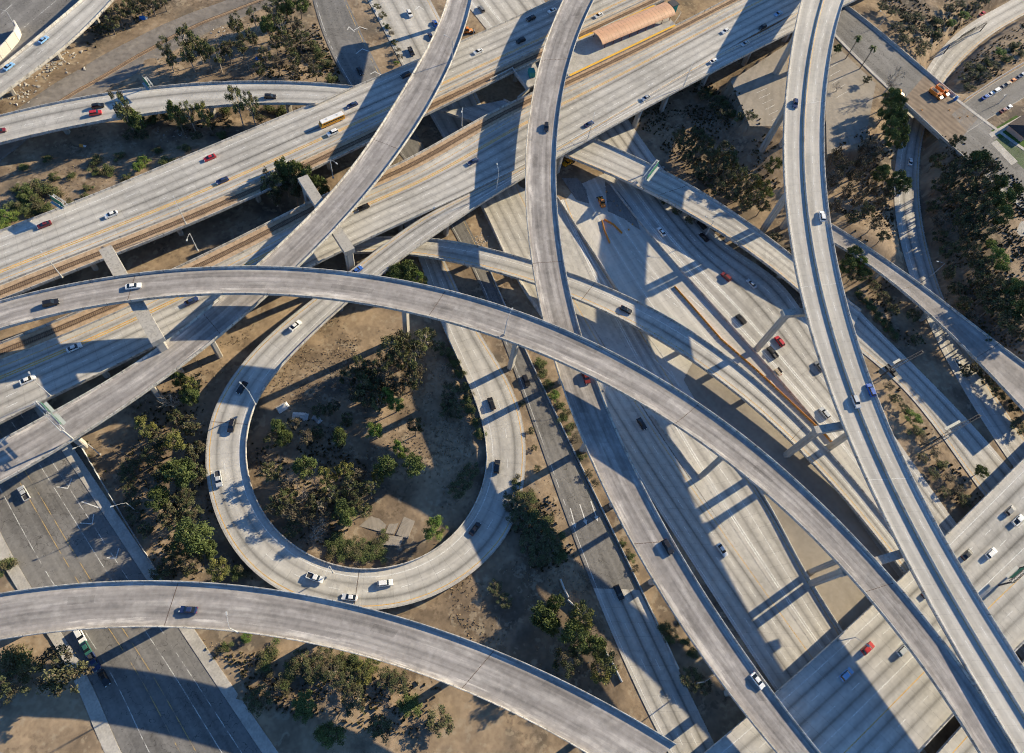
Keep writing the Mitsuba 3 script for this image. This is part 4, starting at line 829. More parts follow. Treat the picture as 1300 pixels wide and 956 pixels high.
def build_tree(kind, seed):
    rg = np.random.default_rng(seed); H0, R0 = 10.0, 4.0; tr = []
    if kind in ('bush',):
        n = 11; cs = np.column_stack([rg.normal(size=(n, 2)) * 1.7, rg.uniform(2.0, 6.8, n)]); rs = rg.uniform(1.3, 2.1, n)
        for c_ in cs[:5]: tr.append(limb((0, 0, -0.3), c_, 0.16, 0.05))
        return cat(tr), leaves(rg, cs, rs, 110, 0.27, TONES[kind])
    lean = rg.normal(size=2) * 0.5
    fork = np.array([lean[0] * 0.5, lean[1] * 0.5, 3.4 if kind in ('euc', 'dark', 'bare') else 2.4]); tr.append(limb((0, 0, -0.8), fork, 0.34, 0.24, 7))
    n = {'euc': 26, 'dense': 38, 'bright': 34, 'brown': 26, 'gold': 30, 'bare': 18, 'dark': 30}[kind]
    cs, rs = [], []
    arms = [fork + np.array([math.cos(q_) * 1.3, math.sin(q_) * 1.3, rg.uniform(1.4, 3.0)]) for q_ in np.arange(4) * 1.57 + rg.uniform(0, 1)]
    for a_ in arms: tr.append(limb(fork, a_, 0.2, 0.13))
    for i in range(n):
        th, zz = rg.uniform(0, 6.28), rg.uniform(0.0, 1.0); prof = math.sin(math.pi * (0.16 + 0.72 * zz)) if kind not in ('euc', 'dark') else 0.55 + 0.5 * math.sin(math.pi * zz)
        rr = R0 * 0.95 * prof * math.sqrt(rg.uniform(0.12, 1))
        c_ = np.array([math.cos(th) * rr + lean[0], math.sin(th) * rr + lean[1], 4.0 + zz * 5.2]); cs.append(c_); rs.append(rg.uniform(0.55, 1.15) * (1.0 if kind != 'dense' else 1.1))
        a_ = arms[int(np.argmin([np.linalg.norm(c_ - x_) for x_ in arms]))]; mid = (a_ + c_) / 2 + rg.normal(size=3) * 0.3
        tr += [limb(a_, mid, 0.10, 0.07, 4), limb(mid, c_, 0.07, 0.03, 4)]
        if kind == 'bare':
            for _ in range(5): tr.append(limb(mid + (c_ - mid) * rg.uniform(0.2, 1), c_ + rg.normal(size=3) * 1.2, 0.05, 0.02, 3))
    per = {'euc': 110, 'dense': 150, 'bright': 140, 'brown': 75, 'gold': 115, 'bare': 8, 'dark': 115}[kind]
    fine = rg.uniform(0.17, 0.27); return cat(tr), leaves(rg, cs, rs, per * (0.25 / fine) ** 1.6, fine, TONES[kind])
PLY = {}
for kd, nv in (('euc', 5), ('dense', 4), ('bright', 2), ('brown', 3), ('gold', 2), ('bare', 2), ('bush', 5), ('dark', 5)):
    for i in range(nv):
        trk, (V, F, C) = build_tree(kd, 1000 * (list(TONES).index(kd) + 1) + i)
        trk_d, lf_d = mikit.ply(trk, 'pale_bark' if kd in ('euc', 'bare') else 'bark'), mikit.ply(trimesh.Trimesh(V, F, process=False), 'leaf', color=C)
        scene['crown_model_%s_%d' % (kd, i)] = {'type': 'shapegroup', 'leaves': lf_d}; scene['trunk_model_%s_%d' % (kd, i)] = {'type': 'shapegroup', 'wood': trk_d}
        PLY[kd, i] = tuple({'type': 'instance', 'group': {'type': 'ref', 'id': '%s_model_%s_%d' % (w, kd, i)}} for w in ('trunk', 'crown')); PLY[kd] = i + 1
trg = np.random.default_rng(21); HK, RK = 1.55, 1.12
def tree(px, py, h, r, kind, label, name='tree', cat_='tree', group=None, z=None):
    if kind != 'bush' and h >= 6: h, r = h * HK, r * RK
    elif kind != 'bush': r = r * 1.15
    else: r = r * 1.15
    zz = 0.0 if z is None else z
    for _ in range(3):
        p = at(px, py, zz + h * 0.62); g0 = gz(p[0], p[1]); zz = g0 if z is None else z
    key = thing(name, label, cat_, group); tk_, lf = PLY[kind, int(trg.integers(PLY[kind]))]
    k = r / 4.0; xf = XF(p[0], p[1], zz - 0.1, trg.uniform(0, 6.28), (k * trg.uniform(.9, 1.1), k * trg.uniform(.9, 1.1), h / 9.6))
    part(key, 'trunk' if kind != 'bush' else 'stems', tk_, xf=xf); part(key, 'crown' if kind != 'bush' else 'foliage', lf, xf=xf); return key
def wood(rows, label, group, name='tree', cat_='tree'):
    P = np.array([r_[:2] for r_ in rows], float); lo, sp = P.min(0), np.maximum(P.max(0) - P.min(0), 1)
    look = {'bare': 'leafless', 'brown': 'brownish', 'gold': 'yellowish', 'bright': 'bright green'}
    for a, p_ in zip(rows, (P - lo) / sp):
        v_ = ('upper', 'middle', 'lower')[min(2, int(p_[1] * 3))]; h_ = ('left', 'centre', 'right')[min(2, int(p_[0] * 3))]
        lb = label
        if len(rows) > 3: lb = label + ', ' + (look[a[4]] + ' one ' if a[4] in look and look[a[4]][:5] not in label else '') + (v_ + ' ' + h_ if (v_, h_) != ('middle', 'centre') else 'in the middle')
        if len(lb.split()) > 16: lb = label + ', ' + (v_ + ' ' + h_ if (v_, h_) != ('middle', 'centre') else 'central')
        tree(*a, lb, name, cat_, group)
# inside the loop
tree(497, 443, 11, 4.2, 'euc', 'tallest loose crowned tree at the head of the grove inside the loop')
LOOPG = [(537, 433, 9, 3.6, 'euc'), (515, 436, 10, 3.6, 'dark'), (527, 447, 9, 3.4, 'euc'), (505, 455, 10, 3.6, 'dark'), (520, 466, 9, 3.2, 'euc'), (486, 462, 10, 3.4, 'euc'), (470, 470, 9, 3.4, 'dark'), (456, 463, 9, 3.2, 'euc'), (443, 478, 9, 3.0, 'dark'),
         (458, 487, 10, 3.4, 'euc'), (476, 490, 9, 3.2, 'dark'), (492, 483, 10, 3.4, 'brown'), (508, 492, 9, 3.2, 'brown'), (520, 486, 8, 3.0, 'dark'), (463, 505, 9, 3.2, 'dark'), (480, 510, 9, 3.0, 'euc'), (450, 500, 8, 2.8, 'brown'), (532, 470, 8, 2.6, 'brown'), (498, 500, 8, 2.6, 'brown')]
wood(LOOPG, 'olive tree with thin pale trunk in the grove inside the loop', 'trees of the grove inside the loop')
tree(489, 502, 9, 2.6, 'bright', 'yellow green tree at the lower edge of the grove inside the loop, upper left one'); tree(503, 512, 8, 2.6, 'bright', 'yellow green tree at the lower edge of the grove inside the loop, lower right one')
tree(478, 546, 8, 3.0, 'bright', 'bright green tree at the tip of the column shadow inside the loop'); tree(527, 543, 8, 2.4, 'dark', 'small dark tree alone on the bare ground right in the loop')
tree(510, 571, 7, 2.6, 'bright', 'green tree just above the shaded dense tree inside the loop'); tree(493, 591, 8, 3.4, 'dense', 'dense green tree in the big shadow inside the loop, left of the pair'); tree(522, 592, 8, 3.2, 'dense', 'dense green tree in the big shadow inside the loop, right of the pair')
tree(433, 556, 8, 2.6, 'dense', 'single olive tree in the middle of the broad shadow band inside the loop'); tree(388, 592, 9, 3.4, 'dense', 'round olive tree near the left inside of the loop below the shadow'); tree(418, 606, 8, 3.0, 'gold', 'yellowish tree left of centre in the lower wood inside the loop')
tree(437, 650, 9, 3.8, 'dense', 'large round green tree in the lower wood inside the loop'); tree(553, 673, 6, 3.6, 'bright', 'bright green bush at the lower right inside of the loop', 'bush', 'bush')
wood([(352, 545, 7, 2.6, 'dense'), (345, 560, 6, 2.6, 'dark'), (362, 558, 6, 2.4, 'dense'), (372, 538, 6, 2.4, 'brown'), (388, 556, 6, 2.4, 'brown'), (402, 548, 5, 2.2, 'dark'), (404, 522, 5, 2.2, 'dark'), (423, 516, 5, 2.4, 'dark'), (440, 532, 6, 2.2, 'dark')], 'low dark tree around the tents at the left inside of the loop', 'trees around the tents')
wood([(345, 600, 8, 3.2, 'dark'), (360, 615, 7, 3.2, 'brown'), (352, 640, 7, 3.2, 'dark'), (372, 648, 7, 3.2, 'brown'), (385, 628, 6, 2.8, 'bare'), (402, 632, 7, 3.0, 'dark'), (420, 625, 8, 3.0, 'euc'), (445, 615, 8, 3.0, 'euc'), (440, 595, 8, 2.8, 'gold'), (458, 606, 7, 2.6, 'brown'), (470, 620, 7, 2.6, 'euc'), (448, 634, 7, 2.8, 'dark'),
      (415, 655, 6, 3.0, 'brown'), (392, 660, 6, 2.8, 'brown'), (372, 672, 5, 2.6, 'dark'), (398, 680, 5, 2.6, 'bare'), (412, 640, 7, 2.4, 'bare'), (376, 612, 7, 2.4, 'bare'), (400, 612, 7, 2.4, 'bare'), (405, 668, 6, 2.2, 'bare'), (462, 645, 7, 2.4, 'euc'), (478, 604, 6, 2.2, 'gold'), (366, 630, 7, 2.6, 'euc'), (396, 645, 7, 2.6, 'dark')], 'dark tree in the tangled wood low inside the loop', 'trees of the wood in the lower loop')
wood([(422, 692, 2.6, 2.6, 'bush'), (436, 700, 2.6, 2.8, 'bush'), (452, 704, 2.4, 2.6, 'bush'), (468, 706, 2.4, 2.4, 'bush'), (482, 702, 2.4, 2.4, 'bush'), (430, 684, 2.2, 2.4, 'bush'), (446, 692, 2.4, 2.4, 'bush'), (462, 696, 2.2, 2.2, 'bush'), (476, 694, 2.2, 2.2, 'bush'), (488, 682, 2, 1.8, 'bush')], 'dark green shrub in the thicket at the bottom inside of the loop', 'shrubs at the bottom of the loop', 'shrub', 'shrub')
wood([(593, 505, 2.5, 2.0, 'bush'), (598, 520, 2.5, 2.0, 'bush'), (603, 535, 2.5, 1.9, 'bush'), (607, 550, 2.5, 1.9, 'bush'), (590, 490, 2.5, 2.0, 'bush'), (584, 474, 3, 2.2, 'bush'), (577, 460, 3, 2.2, 'bush'), (570, 446, 3, 2.2, 'bush'), (575, 500, 4, 3.4, 'dark'), (568, 515, 4, 3.2, 'dark'), (580, 520, 4, 3.0, 'dark'), (592, 610, 4, 3.2, 'dark'), (582, 622, 4, 3.0, 'dark'), (600, 596, 3, 2.6, 'dark'), (545, 425, 5, 2.6, 'dark'), (555, 440, 4, 2.4, 'dark')], 'dark shrub of the hedge along the right inside of the loop', 'hedge shrubs at the right inside of the loop', 'shrub', 'shrub')
wood([(500, 347, 8, 3.4, 'dense'), (515, 343, 8, 3.2, 'dense'), (528, 352, 6, 2.4, 'bright'), (512, 356, 6, 2.6, 'dense'), (535, 358, 5, 2.4, 'gold')], 'green tree just above the long curved flyover where the loop begins', 'trees above the long flyover at the loop mouth')
# between the rising flyover, the street and the loop
tree(243, 487, 9, 2.8, 'gold', 'yellow green tree at the upper right of the wooded slope left of the loop'); tree(226, 482, 8, 2.2, 'dense', 'small green tree at the top left of the wooded slope beside the loop'); tree(240, 503, 8, 2.6, 'dense', 'olive tree under the yellow green one on the slope left of the loop')
tree(215, 510, 7, 3.2, 'bare', 'grey leafless tree on the slope left of the loop'); tree(188, 542, 9, 3.0, 'gold', 'yellow green tree with bare limbs on the slope left of the loop, left one'); tree(219, 562, 9, 3.2, 'gold', 'yellow green tree with bare limbs on the slope left of the loop, right one')
tree(224, 604, 10, 4.4, 'dense', 'big olive crowned tree in the middle of the dark slope left of the loop'); tree(203, 634, 8, 3.6, 'dense', 'broad low olive tree left below the big one on the dark slope'); tree(243, 679, 10, 5.4, 'dense', 'largest round green tree on the slope between street and loop'); tree(277, 720, 8, 3.2, 'gold', 'pale olive tree just above the dark flyover at the lower left')
tree(262, 700, 7, 2.6, 'dense', 'small olive tree right below the largest tree on the slope')
wood([(165, 590, 5, 2.4, 'dark'), (163, 605, 5, 2.4, 'dark'), (166, 622, 4, 2.2, 'dark'), (165, 640, 4, 2.4, 'dark'), (172, 655, 4, 2.4, 'dark'), (182, 672, 4, 2.2, 'dark'), (204, 726, 4, 2.6, 'dark')], 'dark hedge like shrub beside the street fence at the lower left', 'hedge shrubs beside the street fence', 'shrub', 'shrub')
wood([(200, 560, 6, 3, 'dark'), (195, 580, 6, 3.2, 'dark'), (205, 600, 6, 3, 'dark'), (220, 640, 6, 3.2, 'dark'), (235, 630, 6, 3, 'dark'), (215, 660, 6, 3.2, 'dark'), (225, 695, 6, 3.4, 'dark'), (240, 715, 6, 3.2, 'dark'), (245, 650, 6, 3, 'dark'), (238, 540, 6, 3, 'dark'), (248, 570, 6, 3, 'dark'), (225, 530, 6, 2.8, 'dark'), (248, 600, 6, 2.8, 'dark'), (300, 725, 5, 2.6, 'bush'), (216, 715, 5, 2.8, 'dark')], 'dark shaded tree in the thicket on the slope left of the loop', 'shaded trees left of the loop')
# lower edge
tree(14, 838, 6, 5.0, 'bush', 'pale green bush in the lower left corner', 'bush', 'bush'); tree(70, 852, 10, 6.2, 'dark', 'large dark tree in the lower left corner beside the parked cars'); tree(20, 868, 6, 4.4, 'dark', 'dark shrub at the very lower left corner', 'shrub', 'shrub'); tree(5, 716, 4, 2.4, 'bush', 'small scrub at the left edge above the dark flyover', 'shrub', 'shrub')
wood([(285, 822, 2, 1.8, 'bush'), (314, 810, 2.4, 1.8, 'bright'), (345, 828, 3, 2.6, 'bush'), (380, 838, 4, 3, 'dark'), (400, 846, 4, 3, 'dark'), (420, 852, 4, 3, 'dark'), (440, 862, 4, 3, 'dark'), (462, 858, 4, 3, 'gold'), (430, 840, 3, 2.4, 'bush'), (395, 860, 3, 2.6, 'bush'), (370, 852, 3, 2.4, 'bush'), (360, 868, 3, 2.6, 'bush'), (490, 862, 4, 3, 'dark'), (470, 846, 3, 2.6, 'gold'), (505, 868, 4, 3, 'dark'), (335, 845, 3, 2.4, 'bush'), (410, 828, 3, 2.6, 'dark'), (450, 838, 3, 2.4, 'bush'),
      (330, 888, 5, 3.4, 'dark'), (390, 895, 5, 3.6, 'dense'), (450, 890, 5, 3.4, 'dark'), (520, 900, 5, 3.4, 'dense'), (560, 915, 5, 3.4, 'dark'), (480, 925, 5, 3.4, 'dark'), (420, 930, 5, 3.4, 'dense')], 'shrub of the dark scrub below the flyover at the bottom', 'scrub below the dark flyover', 'shrub', 'shrub')
tree(693, 781, 8, 3.6, 'dense', 'round green tree left of the olive pair below the pale wall, lower one'); tree(704, 764, 7, 2.6, 'dense', 'round green tree left of the olive pair below the pale wall, upper one'); tree(697, 795, 6, 2.6, 'dense', 'small green tree at the foot of the round pair beside the concrete road')
tree(740, 788, 9, 4.2, 'gold', 'large olive tree beside the concrete road near the bottom, upper one'); tree(733, 808, 9, 4.4, 'dense', 'large olive tree beside the concrete road near the bottom, middle one'); tree(720, 842, 8, 4.0, 'dark', 'dark olive tree beside the concrete road near the bottom, left one'); tree(765, 852, 7, 4.4, 'gold', 'broad yellowish tree at the bottom edge left of the concrete road'); tree(752, 822, 8, 3.4, 'dense', 'olive tree nearest to the narrow pale wall at the bottom')
wood([(650, 640, 3.4, 2.8, 'dark'), (664, 645, 3.4, 2.8, 'dark'), (678, 655, 3.4, 2.8, 'bush'), (690, 665, 3.4, 2.8, 'bush'), (700, 678, 3.4, 2.8, 'bush'), (708, 692, 3.4, 2.6, 'bush'), (672, 670, 4, 3.2, 'dark'), (686, 684, 4, 3.2, 'dark'), (698, 702, 4, 3.2, 'dark'), (658, 660, 4, 3.0, 'dark'), (670, 690, 4, 3.2, 'dark'), (684, 705, 4, 3.2, 'dark'), (660, 628, 3, 2.4, 'bush'), (675, 634, 3, 2.4, 'bush'), (712, 706, 3, 2.4, 'bush'), (655, 612, 2.4, 1.8, 'bush'), (628, 745, 3, 2.2, 'dark'), (640, 762, 3, 2.2, 'dark')], 'dark shrub of the big thicket between the loop and the asphalt road', 'thicket right of the loop', 'shrub', 'shrub')
wood([(663, 512, 1.8, 1.1, 'dark'), (674, 546, 2.2, 1.4, 'dark'), (678, 568, 1.6, 1.0, 'dark'), (682, 596, 1.8, 1.3, 'dark')], 'round dark shrub on the stony strip beside the asphalt road', 'round shrubs on the stony strip', 'shrub', 'shrub')
wood([(690, 472, 2.6, 2.0, 'bush'), (697, 487, 2.8, 2.1, 'bush'), (704, 500, 2.8, 2.1, 'bright'), (711, 514, 2.8, 2.0, 'bush'), (716, 528, 2.6, 2.0, 'bush'), (723, 542, 2.6, 1.8, 'bush'), (729, 556, 2.6, 1.8, 'brown'), (738, 580, 2.4, 1.7, 'bush'), (748, 600, 2.4, 1.7, 'brown'), (756, 614, 2, 1.5, 'brown'), (684, 460, 2.6, 2, 'bush'), (790, 690, 2, 1.4, 'bush'), (801, 706, 2, 1.5, 'bush'), (846, 798, 3, 2.2, 'bush'), (852, 812, 3, 2, 'bush'), (872, 815, 2.4, 1.6, 'bush'), (880, 828, 2.6, 1.8, 'bush'), (866, 786, 2, 1.4, 'bush'), (876, 862, 4, 2.8, 'dark'), (892, 868, 4, 2.8, 'dark'), (806, 722, 2, 1.4, 'brown')], 'shrub on the planted strip between the asphalt road and the central flyover', 'shrubs left of the central flyover', 'shrub', 'shrub')
# upper left
tree(155, 136, 16, 2.9, 'euc', 'tall tree rising above the ramp just right of the red car'); tree(165, 150, 8, 3.0, 'dense', 'bushy tree at the foot of the tall one below the ramp, left'); tree(177, 155, 8, 3.0, 'dense', 'bushy tree at the foot of the tall one below the ramp, right')
tree(224, 146, 12, 3.0, 'dense', 'round olive tree below the ramp at the upper left'); tree(240, 144, 12, 2.8, 'euc', 'olive tree between the round one and the yellow one below the ramp'); tree(262, 146, 11, 3.4, 'gold', 'yellow flowering tree below the ramp at the upper left'); tree(300, 130, 15, 3.2, 'euc', 'loose crowned tree below the ramp, left of the two near its merge'); tree(318, 136, 13, 3.0, 'euc', 'loose crowned tree below the ramp, right of the two near its merge')
wood([(195, 148, 5, 2.6, 'bush'), (208, 146, 5, 2.4, 'bush'), (340, 135, 4, 2.6, 'bush'), (358, 138, 4, 2.4, 'bush'), (285, 138, 5, 2.6, 'bush'), (180, 172, 4, 2.4, 'dark'), (165, 170, 4, 2.4, 'dark'), (330, 150, 3, 2.2, 'dark'), (290, 158, 3, 2, 'dark'), (230, 160, 3, 2.2, 'dark'), (250, 172, 3, 2.2, 'dark'), (270, 160, 3, 2, 'dark')], 'low bush under the trees between the ramp and the wide freeway', 'bushes between ramp and freeway', 'bush', 'bush')
wood([(122, 201, 4, 2.4, 'bush'), (136, 213, 3, 2.2, 'bush'), (121, 216, 3, 2.2, 'bush'), (66, 223, 3, 2.0, 'bush'), (110, 238, 2.2, 1.6, 'bush'), (108, 247, 2, 1.5, 'bush')], 'small bush alone on the bare slope above the wide freeway', 'small bushes on the bare slope', 'bush', 'bush')
tree(181, 206, 4, 2.6, 'bright', 'bright green bush at the edge of the wide freeway, upper one', 'bush', 'bush'); tree(175, 213, 3.4, 2.4, 'bright', 'bright green bush at the edge of the wide freeway, lower one', 'bush', 'bush'); tree(208, 204, 3, 2.6, 'bush', 'low bush along the freeway edge right of the bright green pair', 'bush', 'bush')
wood([(46, 233, 5, 3.2, 'bush'), (60, 238, 5, 3.2, 'bush'), (36, 245, 5, 3.2, 'dense'), (28, 254, 5, 3.4, 'bush'), (44, 252, 5, 3.2, 'bush'), (56, 262, 4, 2.8, 'bush'), (34, 266, 4, 2.8, 'bush'), (12, 273, 5, 3.4, 'bright'), (3, 283, 4, 3, 'bright'), (18, 262, 5, 3, 'bush')], 'bush in the green clump above the wide freeway at the left edge', 'green clump at the left edge', 'bush', 'bush')
wood([(208, 60, 9, 2.8, 'euc'), (214, 74, 8, 2.4, 'euc'), (236, 48, 11, 3.6, 'euc'), (250, 56, 11, 3.4, 'euc'), (240, 68, 10, 3.2, 'euc'), (262, 66, 10, 3.0, 'euc'), (276, 72, 9, 2.8, 'euc'), (288, 62, 9, 2.8, 'dark'), (305, 55, 9, 3.0, 'dark'), (300, 32, 9, 3.0, 'euc'), (318, 48, 8, 2.8, 'dark'), (322, 22, 8, 2.8, 'euc')], 'slender eucalyptus with white trunk beside the old railway track', 'eucalyptus trees beside the railway')
wood([(345, 12, 9, 3.6, 'euc'), (362, 8, 9, 3.4, 'dense'), (380, 6, 8, 3.2, 'dense'), (340, 32, 9, 3.6, 'dense'), (358, 36, 9, 3.4, 'euc'), (375, 30, 8, 3.0, 'brown'), (350, 55, 8, 3.2, 'dark'), (366, 56, 8, 3.0, 'dark'), (384, 48, 7, 2.8, 'euc'), (398, 55, 5, 3.0, 'bush'), (404, 66, 5, 3.0, 'bush'), (412, 78, 4, 2.8, 'bush'), (392, 75, 6, 2.6, 'brown'), (375, 75, 7, 2.6, 'euc'), (400, 90, 6, 2.6, 'dark'), (418, 98, 5, 2.4, 'bush'), (335, 70, 7, 2.8, 'dark'), (352, 80, 7, 2.8, 'brown'), (372, 92, 6, 2.6, 'brown'), (330, 88, 7, 2.6, 'euc')], 'olive tree on the steep brown bank beside the freeway at the top left', 'trees on the bank at the top left')
wood([(150, 20, 7, 3.2, 'dark'), (162, 12, 7, 3.2, 'dark'), (176, 6, 7, 3.4, 'dark'), (140, 30, 6, 3, 'dark'), (128, 38, 5, 2.6, 'dark'), (192, 4, 7, 3.4, 'dark'), (206, -2, 7, 3.4, 'dark'), (165, -5, 7, 3.4, 'dark')], 'dark tree right of the overpass in the upper left corner', 'dark trees beside the upper left overpass')
# the gap between the carriageways
wood([(358, 222, 14, 3.8, 'dense'), (374, 226, 14, 3.8, 'dense'), (392, 230, 13.5, 3.6, 'dense'), (345, 236, 13, 3.8, 'euc'), (352, 250, 10, 3.0, 'dark'), (404, 238, 12, 3.0, 'dense'), (372, 240, 12, 3.4, 'dark')], 'dark green tree of the clump rising through the gap between the carriageways', 'trees in the gap between the carriageways')
# upper right
for px, py, lab in ((1109.5, 59.8, 'tall thin palm at the car park edge, right one of the pair'), (1090.9, 46.6, 'tall thin palm at the car park edge, left one of the pair')):
    hh = 13.0; p = at(px, py, TOP + hh); key = thing('palm_tree', lab, 'palm tree'); rg = np.random.default_rng(int(px))
    part(key, 'trunk', cat([limb((p[0], p[1], TOP - 0.3), (p[0] + 0.15, p[1], TOP + hh * 0.5), 0.3, 0.24, 7), limb((p[0] + 0.15, p[1], TOP + hh * 0.5), (p[0], p[1], TOP + hh), 0.24, 0.2, 7)]), 'bark')
    V, F, C = [], [], []
    for i in range(34):
        th, dr_ = rg.uniform(0, 6.28), rg.uniform(-0.7, 1.0); pr = np.array([p[0], p[1], TOP + hh]); dn = np.array([math.cos(th), math.sin(th), dr_]); dn /= np.linalg.norm(dn); sd_ = np.cross(dn, [0, 0, 1]); sd_ /= np.linalg.norm(sd_)
        for s_ in range(4):
            a_ = pr + dn * 0.5 * s_ - np.array([0, 0, 0.07 * s_ * s_]); b_ = pr + dn * 0.5 * (s_ + 1) - np.array([0, 0, 0.07 * (s_ + 1) ** 2]); o = len(V); w_ = 0.22
            V += [a_ - sd_ * w_, a_ + sd_ * w_, b_ + sd_ * w_ * 0.7, b_ - sd_ * w_ * 0.7]; F += [[o, o + 1, o + 2], [o, o + 2, o + 3]]; C += [G(.05, .075, .02) * rg.uniform(.7, 1.4)] * 4
    part(key, 'crown', trimesh.Trimesh(V, F, process=False), 'leaf', color=np.array(C))
tree(1065, 62, 5, 2.0, 'dense', 'small round tree right of the pale flyover at the car park'); tree(1101, 100, 5, 2.0, 'dark', 'small dark tree at the car park edge below the palms'); tree(1133, 103, 9, 4.0, 'bare', 'grey half bare tree at the edge of the street bridge')
wood([(1128, 124, 9, 3.4, 'dense'), (1140, 132, 9, 3.4, 'dense'), (1126, 142, 9, 3.4, 'dense'), (1138, 150, 9, 3.4, 'dense'), (1128, 160, 9, 3.2, 'dense'), (1142, 168, 8, 3.0, 'dense'), (1132, 176, 8, 3.0, 'dense'), (1146, 182, 7, 2.6, 'dense')], 'dense green tree in the row beside the street bridge with the road works', 'tree row beside the street bridge')
wood([(1136, 228, 9, 3.6, 'dense'), (1120, 222, 8, 3.2, 'dense'), (1146, 238, 8, 3.0, 'dense'), (1130, 243, 7, 2.8, 'dark')], 'round green tree where the shaded ramp road bends', 'trees at the bend of the ramp road')
wood([(1060, 200, 9.5, 3.4, 'brown'), (1072, 214, 9.5, 3.4, 'brown'), (1085, 226, 9.5, 3.2, 'brown'), (1062, 228, 9.5, 3.2, 'brown'), (1076, 244, 9.5, 3.2, 'brown'), (1095, 210, 9.5, 3.2, 'brown'), (1105, 240, 9, 2.8, 'brown'), (1098, 190, 9, 2.8, 'brown'), (1112, 200, 9, 2.8, 'brown'), (1118, 183, 6, 2.6, 'bare'), (1066, 110, 5, 2.4, 'bare'), (1090, 255, 9, 2.8, 'brown')], 'brownish thin tree on the dry bank right of the pale flyover', 'brown trees right of the pale flyover')
wood([(1135, 14, 5, 3.2, 'dark'), (1150, 20, 5, 3.2, 'dark'), (1140, 34, 5, 3.2, 'dark'), (1158, 36, 5, 3.2, 'dark'), (1168, 22, 5, 3, 'dark'), (1150, 50, 5, 3.0, 'dark'), (1165, 52, 5, 3.0, 'dark'), (1178, 38, 5, 3, 'dark'), (1190, 24, 5, 3, 'bush'), (1176, 58, 4, 2.8, 'dark'), (1205, 12, 5, 3, 'dark'), (1192, 42, 4, 2.8, 'bush'), (1218, 6, 5, 2.8, 'dark'), (1168, 66, 4, 2.6, 'dark'), (1120, 8, 5, 3, 'dark'), (1222, 20, 4, 2.8, 'bright'), (1238, 8, 4, 2.6, 'dark'), (1208, 30, 4, 2.6, 'bright'), (1250, 0, 4, 2.6, 'dark')], 'scrubby tree on the brown slope left of the cut at the upper right', 'scrub left of the upper right cut')
wood([(1224, 100, 4, 2.8, 'dark'), (1232, 110, 4, 2.6, 'dark'), (1238, 94, 4, 2.8, 'dark'), (1245, 84, 4, 2.8, 'bush'), (1252, 94, 4, 2.6, 'dark'), (1256, 76, 4, 2.8, 'bush'), (1266, 84, 4, 2.6, 'dark'), (1272, 66, 4, 2.8, 'bright'), (1282, 74, 4, 2.4, 'bush'), (1290, 56, 4, 2.6, 'bush'), (1230, 84, 4, 2.6, 'dark'), (1298, 66, 3, 2.2, 'bush')], 'dark shrub on the slope below the parked cars at the upper right', 'shrubs right of the upper right cut', 'shrub', 'shrub')
wood([(872, 92, 4, 2.6, 'gold'), (888, 106, 5, 2.8, 'dark'), (900, 115, 5, 2.8, 'bush'), (912, 124, 5, 2.8, 'bush'), (922, 133, 5, 2.8, 'bush'), (930, 143, 5, 2.8, 'bush'), (938, 152, 5, 2.8, 'bush'), (944, 162, 4, 2.6, 'dark'), (905, 132, 5, 2.8, 'dark'), (918, 145, 5, 2.8, 'dark'), (893, 122, 5, 2.8, 'dark')], 'shrub on the shaded bank below the car park', 'shrubs on the bank below the car park', 'shrub', 'shrub')
wood([(872, 182, 8, 3.2, 'dark'), (885, 172, 8, 3.2, 'dark'), (898, 182, 9, 3.4, 'dark'), (886, 196, 9, 3.4, 'dark'), (902, 200, 9, 3.4, 'dark'), (918, 192, 9, 3.4, 'dark'), (915, 212, 9, 3.4, 'dark'), (930, 206, 9, 3.4, 'euc'), (940, 222, 9, 3.4, 'euc'), (925, 228, 9, 3.4, 'dark'), (942, 240, 9, 3.4, 'dark'), (956, 232, 9, 3.4, 'euc'), (902, 220, 8, 3.2, 'dark'), (912, 238, 8, 3.2, 'dark'), (928, 248, 8, 3.2, 'dark'), (960, 250, 8, 3.2, 'euc'), (972, 240, 8, 3.2, 'gold'), (888, 214, 8, 3, 'dark'), (945, 258, 8, 3, 'dark'), (876, 200, 8, 3, 'dark'), (862, 172, 7, 2.8, 'dark'), (968, 262, 7, 2.8, 'dark')], 'dark eucalyptus in the grove left of the pale flyover', 'grove left of the pale flyover')
tree(980, 212, 9, 3.2, 'gold', 'yellowish tree touching the pale flyover on its left'); tree(978, 245, 4, 2.0, 'bright', 'bright green bush at the lower right of the grove beside the pale flyover', 'bush', 'bush')
